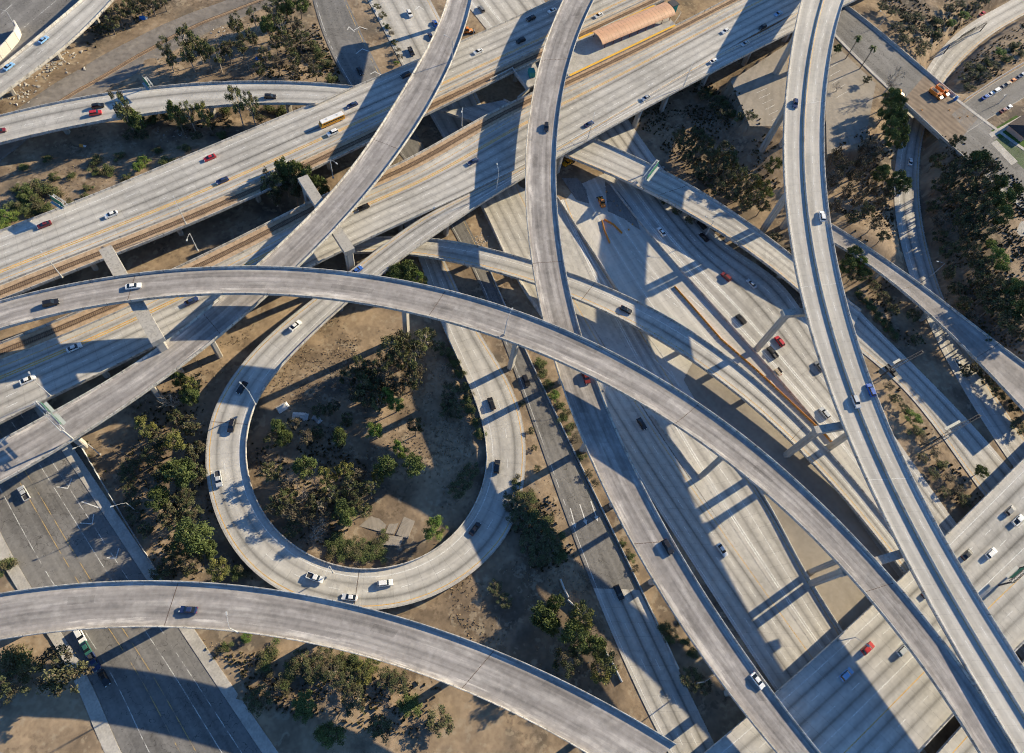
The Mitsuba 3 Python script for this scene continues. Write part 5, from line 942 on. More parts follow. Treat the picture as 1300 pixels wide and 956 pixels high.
GR = [(1240, 205, 10, 3.6, 'dense'), (1252, 216, 10, 3.8, 'dark'), (1234, 222, 10, 3.8, 'dark'), (1262, 234, 10, 3.8, 'dense'), (1246, 240, 10, 3.8, 'dark'), (1228, 240, 9, 3.6, 'dark'), (1274, 252, 9, 3.6, 'dense'), (1258, 256, 10, 3.8, 'dense'), (1240, 262, 10, 3.8, 'dark'), (1222, 258, 9, 3.6, 'dark'), (1270, 272, 9, 3.6, 'dense'), (1252, 276, 9, 3.6, 'dark'), (1234, 282, 9, 3.6, 'dark'), (1216, 278, 9, 3.4, 'dark'), (1244, 298, 9, 3.6, 'dark'), (1226, 302, 9, 3.6, 'dark'), (1208, 298, 8, 3.2, 'dark'), (1216, 212, 9, 3.4, 'dark'), (1206, 232, 8, 3.2, 'dark'), (1200, 256, 8, 3, 'dark'), (1212, 322, 8, 3.2, 'dark'), (1230, 322, 9, 3.4, 'dark'),
      (1246, 340, 8, 3.4, 'dark'), (1226, 345, 8, 3.2, 'dark'), (1262, 366, 9, 3.6, 'dark'), (1280, 366, 9, 3.6, 'dense'), (1296, 376, 9, 3.6, 'dark'), (1248, 376, 8, 3.4, 'dark'), (1268, 386, 9, 3.6, 'dark'), (1286, 394, 9, 3.6, 'dense'), (1302, 402, 9, 3.6, 'dark'), (1252, 396, 8, 3.4, 'dark'), (1272, 410, 9, 3.6, 'dark'), (1290, 420, 9, 3.6, 'dark'), (1236, 366, 8, 3.2, 'dark'), (1240, 388, 8, 3, 'dark'), (1204, 345, 7, 2.8, 'dark'), (1214, 365, 7, 2.8, 'dark')]
wood(GR, 'dark tree of the large grove along the right edge', 'large grove at the right edge')
tree(1269, 331, 8, 4.6, 'bright', 'bright green round tree at the right edge beside the pale yard'); tree(1257, 308, 5, 2.6, 'bright', 'small bright green shrub above the bright round tree at the right edge', 'shrub', 'shrub'); tree(1243, 206, 10, 3.0, 'euc', 'tree rising at the edge of the street, topmost of the grove at the right'); tree(1288, 241, 6, 2.4, 'dense', 'small tree alone on the street side at the right edge')
wood([(1082, 322, 7, 3.0, 'dense'), (1078, 338, 7, 3.0, 'dense'), (1090, 334, 7, 2.8, 'bright'), (1096, 348, 6, 2.6, 'dense'), (1084, 350, 6, 2.6, 'dark')], 'green tree squeezed between the pale flyover and the disused bridge', 'trees between pale flyover and disused bridge')
wood([(1092, 372, 3, 2.0, 'bush'), (1100, 381, 3, 2.0, 'bush'), (1108, 390, 3, 2.0, 'bush'), (1116, 399, 3, 2.0, 'bush'), (1124, 408, 3, 2.0, 'bush'), (1131, 417, 3, 2.0, 'bush'), (1137, 426, 3, 2.0, 'bush'), (1108, 362, 4, 2.6, 'dark'), (1122, 376, 4, 2.6, 'dark'), (1135, 392, 4, 2.4, 'dark')], 'shrub of the straight green hedge above the ramp at the right', 'hedge shrubs above the right ramp', 'shrub', 'shrub')
tree(1158, 530, 5, 2.8, 'bright', 'bright green bush between the pale flyover and the ramp at the right', 'bush', 'bush'); tree(1247, 598, 5, 2.2, 'dense', 'small round tree beside the ramp near the lower right bridge')
wood([(1138, 505, 3, 2.2, 'dark'), (1150, 520, 3, 2.2, 'dark'), (1165, 545, 3, 2.4, 'bush'), (1176, 560, 3, 2.2, 'brown'), (1188, 574, 3, 2.2, 'brown'), (1198, 590, 3, 2.2, 'bush'), (1208, 606, 3, 2.2, 'brown'), (1218, 622, 3, 2.4, 'brown'), (1225, 636, 3, 2.4, 'dark'), (1128, 490, 3, 2, 'brown'), (1185, 600, 2.4, 2, 'dark'), (1172, 580, 2.4, 2, 'dark'), (1200, 625, 2.4, 2, 'dark')], 'dry shrub on the strip just right of the pale flyover', 'dry shrubs right of the pale flyover', 'shrub', 'shrub')
wood([(1158, 400, 5, 2.6, 'dark'), (1165, 430, 4, 2.4, 'dark'), (1240, 470, 4.5, 2.6, 'dark'), (1255, 485, 4.5, 2.6, 'dark'), (1270, 500, 4.5, 2.6, 'dark'), (1285, 515, 4.5, 2.6, 'dark'), (1262, 465, 4.5, 2.6, 'dark'), (1298, 500, 4.5, 2.6, 'dark'), (1225, 470, 4.5, 2.6, 'dark'), (1292, 540, 4.5, 3, 'dark')], 'dark tree under the disused bridge at the right', 'dark trees under the disused bridge')
wood([(846, 254, 4, 2.2, 'dark'), (860, 266, 4, 2.2, 'dark'), (876, 278, 4, 2.2, 'dark'), (835, 246, 3, 2, 'brown'), (1000, 320, 4, 2.4, 'dark'), (985, 300, 4, 2.4, 'dark'), (1012, 335, 4, 2.2, 'dark')], 'dark shrub beside the low tree shaded ramp', 'shrubs along the low ramp', 'shrub', 'shrub')
wood([(491, 32, 2.4, 1.6, 'bush'), (496, 42, 2.4, 1.6, 'brown'), (500, 52, 2.4, 1.6, 'bush'), (504, 62, 2.4, 1.6, 'brown'), (508, 72, 2.4, 1.6, 'brown'), (486, 20, 2.6, 1.8, 'dark'), (480, 8, 2.6, 1.8, 'dark'), (475, -4, 2.6, 1.8, 'dark'), (503, 80, 2, 1.4, 'bright')], 'shrub on the planted strip between the two roads at the top', 'shrubs on the top strip', 'shrub', 'shrub')

wood([(1190, 205, 8, 3.0, 'dark'), (1198, 222, 8, 3.0, 'dark'), (1188, 240, 8, 3.0, 'dark'), (1186, 262, 8, 2.8, 'dark'), (1192, 282, 8, 3, 'brown'), (1200, 318, 8, 3, 'dark'), (1194, 300, 7, 2.8, 'dark'), (1206, 188, 7, 2.6, 'dark'), (1222, 386, 7, 2.8, 'dark'), (1230, 406, 7, 2.8, 'brown'), (1246, 432, 7, 2.8, 'dark'), (1226, 362, 7, 2.8, 'dark')], 'dark tree close beside the shaded ramp road, left fringe of the large grove', 'fringe of the large grove')
wood([(1060, 262, 7, 3, 'brown'), (1100, 268, 7, 3, 'dark'), (1118, 258, 7, 2.8, 'brown'), (1084, 276, 6, 2.8, 'dark'), (1110, 285, 6, 2.6, 'brown'), (1122, 300, 6, 2.4, 'dark')], 'thin tree on the dry bank above the start of the disused bridge', 'bank above the disused bridge')
wood([(60, 200, 2.4, 1.8, 'bush'), (90, 222, 2.4, 1.8, 'bush'), (150, 196, 2.6, 2, 'bush'), (30, 212, 2.4, 1.8, 'bush'), (20, 238, 2.4, 1.8, 'bush'), (200, 190, 2.4, 1.8, 'bush'), (88, 258, 2.4, 1.8, 'bush'), (160, 224, 2.2, 1.8, 'bush'), (235, 186, 2.4, 2, 'bush'), (280, 172, 2.4, 2, 'bush')], 'low scrub plant on the bare slope above the wide freeway', 'scrub plants on the bare slope', 'shrub', 'shrub')
# dry grass and low scrub: uncountable cover on the open ground
def cover(name, polys, dens, label, tones, size, hgt):
    V, F, C = [], [], []; rg = np.random.default_rng(len(name) + len(polys))
    keep = shapely.union_all([r.poly.buffer(1.0) for r in GRADE if r is not apron])
    for pg in polys:
        P = pxpoly(pg); x0, y0, x1, y1 = P.bounds; n = int(P.area * dens); xy = np.column_stack([rg.uniform(x0, x1, n * 2), rg.uniform(y0, y1, n * 2)])
        xy = xy[shapely.contains_xy(P, xy[:, 0], xy[:, 1]) & ~shapely.contains_xy(keep, xy[:, 0], xy[:, 1])]
        wgt = meshkit.fbm(np.column_stack([xy * 0.12, xy[:, 0] * 0]), 3, 5); xy = xy[wgt > rg.uniform(0.36, 0.62, len(xy))]
        zz = ground_z(xy)
        for (x_, y_), z_ in zip(xy, zz):
            tn = tones[rg.integers(len(tones))] * rg.uniform(0.7, 1.3)
            for _ in range(3):
                th = rg.uniform(0, 3.14); s_ = size * rg.uniform(0.5, 1.4); d_ = np.array([math.cos(th), math.sin(th), 0]) * s_; up_ = np.array([rg.normal() * 0.2, rg.normal() * 0.2, hgt * rg.uniform(0.6, 1.4)]); o = len(V); b_ = np.array([x_, y_, z_ - 0.05])
                V += [b_ - d_, b_ + d_, b_ + up_ + d_ * 0.5, b_ + up_ - d_ * 0.6]; F += [[o, o + 1, o + 2], [o, o + 2, o + 3]]; C += [tn, tn, tn * 1.15, tn * 1.15]
    if V: single(name, trimesh.Trimesh(V, F, process=False), 'leaf', label, 'grass' if 'grass' in name else 'scrub', 'stuff', color=np.array(C))
cover('dry_grass', [[(320, 500), (400, 400), (540, 420), (600, 500), (612, 590), (560, 690), (460, 720), (360, 680), (318, 600)], [(640, 640), (700, 600), (760, 760), (790, 860), (640, 860), (560, 770)], [(0, 200), (150, 170), (400, 140), (330, 160), (0, 290)], [(250, 810), (560, 866), (560, 880), (290, 900)], [(100, 560), (330, 400), (260, 560), (330, 740), (210, 735)],
                    [(1050, 200), (1130, 150), (1150, 240), (1130, 330), (1060, 280)], [(190, 40), (330, 0), (440, 105), (330, 100), (200, 105)], [(1100, 440), (1160, 500), (1240, 640), (1200, 650)], [(1190, 200), (1300, 280), (1300, 470), (1200, 400)], [(820, 160), (900, 100), (960, 200), (990, 280), (900, 240)], [(1090, 0), (1260, 0), (1180, 80), (1130, 60)], [(1200, 100), (1300, 30), (1300, 80), (1230, 128)]],
      0.6, 'dry straw coloured grass on the open slopes', [G(.29, .22, .145), G(.25, .19, .12), G(.21, .16, .105), G(.16, .14, .09)], 0.20, 0.26)
cover('low_scrub', [[(318, 540), (420, 520), (440, 600), (480, 660), (430, 715), (350, 670)], [(100, 560), (260, 470), (260, 560), (330, 740), (210, 735)], [(640, 640), (700, 620), (730, 700), (690, 730), (650, 700)], [(260, 820), (560, 866), (560, 890), (290, 900)], [(1190, 200), (1300, 280), (1300, 470), (1200, 400)], [(820, 160), (900, 100), (960, 200), (990, 280), (900, 240)], [(100, 0), (220, 0), (150, 45), (100, 70)], [(330, 0), (400, 0), (445, 105), (330, 100)],
                    [(1070, 300), (1110, 330), (1180, 440), (1130, 440)], [(1090, 0), (1260, 0), (1180, 80), (1130, 60)], [(1200, 100), (1300, 30), (1300, 80), (1230, 128)]],
      0.22, 'low dark scrub under and between the trees', [G(.055, .060, .022), G(.075, .066, .03), G(.045, .048, .02), G(.10, .08, .045)], 0.42, 0.6)

cover('bank_scrub', [[(1180, 190), (1235, 205), (1300, 270), (1300, 470), (1230, 430), (1190, 330)], [(800, 150), (880, 85), (940, 150), (990, 215), (990, 280), (900, 245), (850, 205)], [(1050, 200), (1120, 170), (1150, 240), (1125, 300), (1060, 275)], [(1070, 300), (1110, 330), (1160, 440), (1120, 420)], [(100, 0), (220, 0), (150, 45), (100, 70)], [(345, 0), (400, 0), (445, 105), (340, 100)],
      [(1090, 0), (1260, 0), (1180, 80), (1130, 60)], [(1205, 100), (1300, 30), (1300, 85), (1230, 128)], [(318, 560), (420, 540), (470, 600), (430, 712), (350, 670)], [(150, 540), (255, 480), (250, 560), (330, 735), (210, 730)], [(645, 640), (695, 630), (735, 705), (690, 730), (650, 700)], [(280, 825), (560, 870), (540, 940), (330, 900)], [(210, 150), (420, 135), (330, 165), (180, 190)], [(850, 255), (1000, 335), (980, 345), (840, 262)], [(1100, 450), (1180, 530), (1250, 640), (1210, 640)]],
      0.42, 'dense dry brush covering the banks under the groves', [G(.075, .070, .034), G(.060, .056, .030), G(.095, .078, .046), G(.050, .052, .026), G(.12, .095, .058)], 0.42, 0.75)
# ------------------------------------------------------------------ vehicles
def prof_mesh(prof, halfw, top=0.0):
    """A closed side profile (x, z) swept across, drawn in by top at its upper edge."""
    P = np.array(prof); z0, z1 = P[:, 1].min(), P[:, 1].max(); m = len(P); V = []
    for sg in (-1, 1):
        for x_, z_ in P: V.append([x_, sg * (halfw - top * max(0, (z_ - z0) / (z1 - z0 + 1e-9))), z_])
    pg = trimesh.creation.triangulate_polygon(Polygon(P), engine='earcut'); vv, ff = pg
    order = [int(np.argmin(((P - q_) ** 2).sum(1))) for q_ in vv]; F = []
    for a_, b_, c_ in ff: a_, b_, c_ = order[a_], order[b_], order[c_]; F += [[a_, c_, b_], [m + a_, m + b_, m + c_]]
    for i in range(m): k_ = (i + 1) % m; F += [[i, k_, m + k_], [i, m + k_, m + i]]
    M = trimesh.Trimesh(V, F, process=False); M.fix_normals(); return M
def wheel(x_, y_, r_=0.33):
    m = trimesh.creation.cylinder(radius=r_, height=0.24, sections=14); m.apply_transform(trimesh.transformations.rotation_matrix(math.pi / 2, (1, 0, 0))); m.apply_translation((x_, y_, r_)); return m
def lights(L, w, zf, zb):
    return ({'headlight': [box(L / 2 - 0.16, L / 2 + 0.012, s * (w - 0.32) - 0.2, s * (w - 0.32) + 0.2, zf - 0.09, zf + 0.09) for s in (-1, 1)], 'tail_light': [box(-L / 2 - 0.012, -L / 2 + 0.16, s * (w - 0.28) - 0.18, s * (w - 0.28) + 0.18, zb - 0.1, zb + 0.1) for s in (-1, 1)]})
MODELS = {}
def model(name, L, w, body, cabin, roof, wb, extra=None, tumble=0.28, wr=0.33):
    parts = [('body', prof_mesh(body, w, 0.06), None)]
    if cabin is not None:
        parts.append(('windows', prof_mesh(cabin, w - 0.08, tumble), 'car_glass'))
        x0, x1, zt = roof; rw = w - 0.08 - tumble + 0.03
        parts.append(('roof', hull([(x, sy * rw, z) for x in (x0 - 0.06, x1 + 0.06) for sy in (-1, 1) for z in (zt - 0.03,)] + [(x, sy * (rw - 0.08), zt + 0.03) for x in (x0 + 0.05, x1 - 0.05) for sy in (-1, 1)]), None))
        for sy in (-1, 1):
            zb = body[0][1]; parts.append(('door_pillar', beam((0.5 * (x0 + x1), sy * (w - 0.06), cabin[0][1]), (0.5 * (x0 + x1), sy * (rw + 0.0), zt), 0.12, 0.05, up=(1, 0, 0)), None))
    for x_ in wb:
        for sy in (-1, 1): parts.append(('wheel', wheel(x_, sy * (w - 0.14), wr), 'tire'))
    lt = lights(L, w, 0.68 if L < 6 else 0.9, 0.82 if L < 6 else 1.0)
    parts += [('headlight', m, 'lamp_white') for m in lt['headlight']] + [('tail_light', m, 'lamp_red') for m in lt['tail_light']]
    parts += extra or []
    MODELS[name] = [(n_, mikit.ply(m, None, smooth=False), mt) for n_, m, mt in parts]
model('sedan', 4.8, 0.92, [(-2.4, 0.3), (2.38, 0.28), (2.42, 0.6), (2.25, 0.78), (1.0, 0.98), (-1.55, 1.02), (-2.3, 0.98), (-2.42, 0.7)], [(1.15, 0.95), (0.35, 1.40), (-0.95, 1.42), (-1.85, 1.0)], (-0.95, 0.35, 1.43), (1.45, -1.4))
model('suv', 4.8, 0.96, [(-2.4, 0.35), (2.36, 0.33), (2.4, 0.75), (2.25, 0.98), (1.05, 1.12), (-2.3, 1.12), (-2.42, 0.8)], [(1.15, 1.08), (0.45, 1.66), (-1.95, 1.70), (-2.32, 1.1)], (-1.95, 0.4, 1.71), (1.45, -1.4), tumble=0.2, wr=0.38)
bed = [('bed_liner', box(-2.55, -0.85, -0.72, 0.72, 1.0, 1.075), 'dark_metal')] + [('bed_side', box(-2.68, -0.72, s * 0.88 - 0.08, s * 0.88 + 0.08, 0.98, 1.32), None) for s in (-1, 1)] + [('tailgate', box(-2.72, -2.62, -0.82, 0.82, 0.9, 1.3), None)]
model('pickup', 5.4, 0.98, [(-2.7, 0.45), (2.66, 0.4), (2.7, 0.85), (2.55, 1.06), (1.3, 1.14), (-0.72, 1.14), (-0.74, 1.0), (-2.7, 1.0)], [(1.4, 1.1), (0.75, 1.72), (-0.55, 1.74), (-0.75, 1.12)], (-0.55, 0.72, 1.75), (1.75, -1.7), bed, 0.2, 0.4)
model('van', 5.4, 1.0, [(-2.7, 0.4), (2.6, 0.38), (2.7, 0.8), (2.4, 1.12), (1.75, 1.25), (-2.7, 1.25)], [(1.85, 1.2), (1.2, 1.95), (-2.55, 2.0), (-2.68, 1.22)], (-2.5, 1.15, 2.01), (1.8, -1.7), None, 0.14, 0.38)
bus_ex = [('window_strip', box(-4.9, 4.6, s * 1.235 - 0.012, s * 1.235 + 0.012, 1.75, 2.35), 'car_glass') for s in (-1, 1)] + [('roof', hull([(x, y_, 2.78) for x in (-5.35, 5.0) for y_ in (-1.18, 1.18)] + [(x, y_, 3.0) for x in (-5.2, 4.85) for y_ in (-0.85, 0.85)]), 'paint_white'),
       ('roof_hatch', box(-2.9, -2.2, -0.35, 0.35, 2.98, 3.08), 'galvanised'), ('roof_hatch', box(2.0, 2.7, -0.35, 0.35, 2.98, 3.08), 'galvanised'), ('side_stripe', box(-5.3, 5.0, 1.235, 1.25, 1.2, 1.32), 'dark_metal'), ('side_stripe', box(-5.3, 5.0, -1.25, -1.235, 1.2, 1.32), 'dark_metal'), ('windscreen', box(5.08, 5.14, -1.05, 1.05, 1.6, 2.5), 'car_glass')]
model('bus', 11.2, 1.24, [(-5.5, 0.5), (5.5, 0.5), (5.55, 1.3), (5.1, 1.5), (5.05, 2.8), (-5.4, 2.8)], None, None, (3.9, -3.4), bus_ex, 0.2, 0.48)
model('dump_truck', 7.4, 1.2, [(-3.6, 0.7), (3.6, 0.6), (3.65, 1.4), (2.4, 1.75), (1.2, 1.8), (1.15, 1.1), (-3.6, 1.1)], [(2.4, 1.7), (2.2, 2.65), (1.25, 2.7), (1.2, 1.75)], (1.25, 2.15, 2.72), (2.6, -1.4, -2.7),
      [('tipper_body', prof_mesh([(-3.7, 1.15), (0.9, 1.15), (1.0, 2.5), (-3.9, 2.4)], 1.2, -0.05), 'paint_orange'), ('load', hull([(x, y_, z) for x, y_, z in ((-3.4, -1, 2.43), (-3.4, 1, 2.43), (0.6, -1, 2.5), (0.6, 1, 2.5), (-1.6, 0.4, 2.95), (-0.4, -0.3, 2.85))]), 'dug_earth')], 0.12, 0.5)
model('loader', 6.2, 1.0, [(-3.0, 0.6), (1.6, 0.6), (1.8, 1.2), (0.6, 1.5), (-3.0, 1.6)], [(-0.1, 1.5), (-0.2, 2.7), (-1.4, 2.7), (-1.5, 1.55)], (-1.4, -0.2, 2.75), (1.1, -1.7),
      [('boom', beam((0.4, 0.6, 1.5), (2.6, 0.6, 0.9), 0.2, 0.3), 'paint_yellow'), ('boom', beam((0.4, -0.6, 1.5), (2.6, -0.6, 0.9), 0.2, 0.3), 'paint_yellow'), ('bucket', prof_mesh([(2.5, 0.15), (3.3, 0.1), (3.0, 0.5), (2.7, 1.2), (2.4, 1.1)], 1.25), 'dark_metal')], 0.1, 0.7)
model('arrow_trailer', 3.2, 0.7, [(-1.5, 0.4), (1.5, 0.4), (1.5, 0.9), (-1.5, 0.9)], None, None, (0.0,), [('mast', beam((0, 0, 0.9), (0, 0, 2.0), 0.15, 0.15, up=(1, 0, 0)), 'galvanised'), ('arrow_board', beam((-1.2, 0, 2.4), (1.2, 0, 2.4), 0.12, 1.2), 'dark_metal')], 0.1, 0.35)
HEIGHT = {'sedan': 0.7, 'suv': 0.85, 'pickup': 0.9, 'van': 1.0, 'bus': 1.6, 'dump_truck': 1.4, 'loader': 1.4, 'arrow_trailer': 0.8}
WORD = {'sedan': ('car', 'car'), 'suv': ('suv', 'car'), 'pickup': ('pickup_truck', 'pickup truck'), 'van': ('van', 'van'), 'bus': ('school_bus', 'bus'), 'dump_truck': ('dump_truck', 'truck'), 'loader': ('wheel_loader', 'loader'), 'arrow_trailer': ('arrow_board_trailer', 'trailer')}
def car(px, py, road, way, kind, paint, label, lane=None, group=None, z=None, ang=None):
    """way: 1 along the order in which the road was surveyed, -1 against it."""
    hh = HEIGHT[kind]
    if road is not None:
        zz = road.z.mean()
        for _ in range(6):
            p = at(px, py, zz + 0.03 + hh); i = int(np.argmin(((road.C - p[:2]) ** 2).sum(1))); zz = road.z[i]
        zz += 0.035; tv = road.t[i] * way; a = math.atan2(tv[1], tv[0])
    else: p = at(px, py, z + hh); zz, a = z, ang
    w_, c_ = WORD[kind]; key = thing(w_, label, c_, group); xf = XF(p[0], p[1], zz, a)
    for n_, d_, mt in MODELS[kind]: part(key, n_, d_, mt or 'paint_' + paint, xf=xf)
    return key
CARS = [
 # upper freeway bridge, heading left
 (266, 200, n105, -1, 'sedan', 'red', 'bright red car on the upper freeway above the white school bus roof, left of it'), (282, 229, n105, -1, 'sedan', 'navy', 'dark blue car on the upper freeway just below the yellow line, near the tree clump'),
 (56, 285, n105, -1, 'sedan', 'maroon', 'dark red car on the upper freeway at the left edge'), (141, 272, n105, -1, 'sedan', 'white', 'white car on the upper freeway above the yellow line at the left'), (447, 133, n105, -1, 'sedan', 'navy', 'dark car just ahead of the school bus roof, nearer the rising flyover'),
 (421, 152, n105, -1, 'bus', 'yellow', 'yellow school bus with white roof on the upper freeway'), (422, 168, n105, -1, 'suv', 'white', 'white suv beside the school bus, below it'), (515, 95, n105, -1, 'suv', 'black', 'dark suv in the blue shade beside the rising flyover on the upper freeway'),
 (607, 65, n105, -1, 'sedan', 'white', 'white car in the sun between rising and central flyover on the upper freeway'), (674, 23, n105, -1, 'suv', 'black', 'black car in the shade left of the central flyover, upper one'), (661, 51, n105, -1, 'suv', 'black', 'black car in the shade left of the central flyover, lower one'),
 (701, 13, n105, -1, 'sedan', 'white', 'white car in the shade touching the left side of the central flyover at the top'), (760, 19, n105, -1, 'sedan', 'white', 'white car in the sun above the copper canopy'),
 # lower freeway bridge, heading right
 (461, 263, s105, -1, 'sedan', 'black', 'black car on the orange lined freeway just below the rising flyover'), (600, 205, s105, -1, 'sedan', 'navy', 'dark car at the shade edge on the orange lined freeway left of the central flyover'), (748, 157, loop, -1, 'sedan', 'navy', 'dark car on the lowest freeway lane just right of the central flyover'),
 (820, 124, s105, -1, 'sedan', 'silver', 'silver car on the orange lined freeway below the copper canopy'), (906, 77, loop, -1, 'sedan', 'white', 'white car in the sun just before the blue shade of the pale flyover, lower one'), (921, 39, s105, -1, 'sedan', 'white', 'white car in the sun just before the blue shade of the pale flyover, upper one'),
 (946, 55, s105, -1, 'sedan', 'silver', 'silver car inside the blue shade left of the pale flyover'), (968, 34, s105, -1, 'suv', 'black', 'black suv inside the blue shade left of the pale flyover'), (988, 17, s105, -1, 'sedan', 'sky', 'pale blue car inside the blue shade at the top beside the pale flyover'),
 (94, 441, s105, 1, 'sedan', 'white', 'white car half in the flyover shadow at the left of the orange lined freeway'), (35, 482, s105, 1, 'sedan', 'white', 'white car in the sun at the left edge of the orange lined freeway'), (243, 382, s105, 1, 'sedan', 'navy', 'dark blue car on the freeway between the long flyover and the rising flyover'),
 # flyovers
 (169, 363, d, 1, 'sedan', 'white', 'white car on the long curved flyover above the grey cap beam'), (64, 384, d, 1, 'suv', 'black', 'black suv on the long curved flyover at the left'), (694, 161, g, 1, 'suv', 'black', 'black suv alone on the upper part of the central flyover'), (744, 479, g, 1, 'suv', 'maroon', 'dark red suv on the central flyover just below the long curved one'),
 (848, 694, g, 1, 'suv', 'black', 'black suv on the lower part of the central flyover'), (962, 864, g, 1, 'sedan', 'white', 'white car at the bottom end of the central flyover'), (239, 774, j, -1, 'sedan', 'navy', 'dark blue car alone on the dark flyover in the lower left corner'),
 (1010, 131, f, 1, 'suv', 'navy', 'dark blue suv on the pale flyover left of its median, near the top'), (1044, 274, f, -1, 'suv', 'white', 'white suv on the pale flyover right of its median'), (1087, 510, f, 1, 'suv', 'silver', 'silver suv on the pale flyover left of its median, beside the blue one'), (1106, 495, f, -1, 'suv', 'blue', 'bright blue suv on the pale flyover right of its median'),
 # loop ramp
 (375, 413, loop, -1, 'sedan', 'white', 'white car climbing the loop ramp just below the long curved flyover'), (453, 343, loop, -1, 'sedan', 'blue', 'blue car on the loop ramp half hidden by the long curved flyover'), (307, 492, loop, 1, 'sedan', 'black', 'black car at the shade edge on the left side of the loop ramp, upper one'), (294, 540, loop, 1, 'suv', 'black', 'black suv on the left side of the loop ramp, lower one'),
 (277, 608, loop, 1, 'pickup', 'silver', 'silver pickup truck on the left side of the loop ramp'), (400, 733, loop, 1, 'pickup', 'white', 'white pickup truck at the bottom left of the loop ramp'), (489, 740, loop, 1, 'suv', 'white', 'white suv at the bottom of the loop ramp'), (444, 758, loop, -1, 'sedan', 'white', 'white car on the outer lane at the bottom of the loop ramp'),
 (603, 671, loop, 1, 'sedan', 'black', 'dark car in the shade at the lower right of the loop ramp'), (631, 592, loop, 1, 'suv', 'black', 'black car on the right side of the loop ramp, lower one'), (624, 512, loop, 1, 'suv', 'black', 'black car on the right side of the loop ramp, upper one'),
 (795, 393, k, 1, 'sedan', 'black', 'black car on the narrow low ramp right of the central flyover'),
 # freeway lanes at the right
 (840, 294, nb, -1, 'sedan', 'white', 'white car in the blue shade on the lanes left of the low ramp'), (922, 351, nb, -1, 'suv', 'maroon', 'dark red suv in the shade right of the orange barricades'), (954, 360, nb, -1, 'sedan', 'silver', 'silver car in the shade just right of the dark red suv'), (941, 405, nb, -1, 'suv', 'black', 'black suv in the sun at the shade edge right of the orange barricades'),
 (990, 433, nb, -1, 'suv', 'red', 'red car at the foot of the outrigger column, beside the black truck'), (981, 447, nb, -1, 'pickup', 'black', 'black pickup truck just left of the red car'), (1040, 465, nb, -1, 'suv', 'grey', 'grey suv in the sun left of the pale flyover'), (1047, 524, nb, -1, 'suv', 'silver', 'silver suv left of the pale flyover at the second outrigger beam'),
 (988, 472, nb, -1, 'arrow_trailer', 'tan', 'small road works trailer with dark arrow board beside the orange barricades'), (981, 462, nb, -1, 'arrow_trailer', 'tan', 'tan end piece of the road works trailer beside the orange barricades') if False else None,
 (891, 285, nb, -1, 'suv', 'black', 'black car in the dappled shade beside the low ramp, upper one'), (894, 301, nb, -1, 'sedan', 'black', 'black car in the dappled shade beside the low ramp, lower one'),
 (1132, 470, y_low, 1, 'pickup', 'black', 'black pickup truck on the ramp right of the pale flyover'), (1156, 205, u, -1, 'sedan', 'white', 'white car on the shaded ramp road below the street bridge'), (1247, 17, u, 1, 'sedan', 'red', 'red car on the curving ramp at the upper right'), (1217, 462, u, 1, 'sedan', 'silver', 'silver car in the striped shade beside the disused bridge'),
 # main lanes in the middle and at the top
 (520, 17, sb, 1, 'suv', 'white', 'white suv on the freeway lanes at the top left of the rising flyover'), (522, 65, sb, 1, 'pickup', 'black', 'black truck on the freeway lanes at the top beside the upper bridge'), (457, 90, pn, 1, 'sedan', 'black', 'black car on the road at the top just before it passes under the upper bridge'), (553, 30, sb, 1, 'sedan', 'blue', 'blue car half hidden left of the rising flyover, upper one'), (547, 46, sb, 1, 'sedan', 'navy', 'dark car half hidden left of the rising flyover, lower one'),
 (611, 11, nb, -1, 'suv', 'grey', 'grey car at the top right of the rising flyover'), (815, 538, sb, 1, 'sedan', 'black', 'dark car on the shaded lanes below the long curved flyover'), (917, 698, sb, 1, 'sedan', 'white', 'white car on the sunlit freeway lanes right of the central flyover'),
 (668, 483, pn, 1, 'suv', 'black', 'black suv on the asphalt road above the three arrows'), (786, 752, pn, 1, 'suv', 'black', 'black car in the shade on the concrete part of the asphalt road'),
 # streets
 (30, 626, q, -1, 'pickup', 'silver', 'loaded silver pickup truck on the street in the lower left'),
 # upper left
 (121, 143, e, 1, 'suv', 'red', 'red suv on the ramp at the upper left'), (124, 134, e, 1, 'suv', 'black', 'black suv beside the red one on the ramp at the upper left'), (343, 122, e, 1, 'suv', 'black', 'black suv in the tree shade near the ramp merge'), (-1, 166, e, 1, 'sedan', 'maroon', 'dark red car cut by the left edge on the ramp'),
 (55, 50, tl, 1, 'sedan', 'sky', 'pale blue car on the upper left overpass, upper one'), (11, 84, tl, 1, 'sedan', 'sky', 'pale blue car on the upper left overpass, lower one'),
 # broad bridge at the lower right
 (1283, 648, m1, 1, 'suv', 'grey', 'grey suv on the broad lower right bridge, topmost at the right edge'), (1293, 660, m1, 1, 'pickup', 'white', 'white pickup truck on the broad lower right bridge, second from the top'), (1228, 704, m1, 1, 'sedan', 'black', 'black car touching the right side of the pale flyover on the broad bridge'), (1259, 702, m1, 1, 'suv', 'white', 'white suv on the yellow line of the broad lower right bridge'),
 (1147, 825, m1, 1, 'suv', 'silver', 'silver suv on the broad bridge left of the long flyover end'), (1102, 823, m1, 1, 'suv', 'red', 'red car with pale roof beam on the broad bridge near the dark lamp'), (1075, 856, m1, 1, 'suv', 'sky', 'light blue car on the broad bridge at the bottom edge'), (1178, 752, m1, 1, 'sedan', 'black', 'black car peeping out left of the pale flyover on the broad bridge'),
]
for a in CARS:
    if a: car(*a)
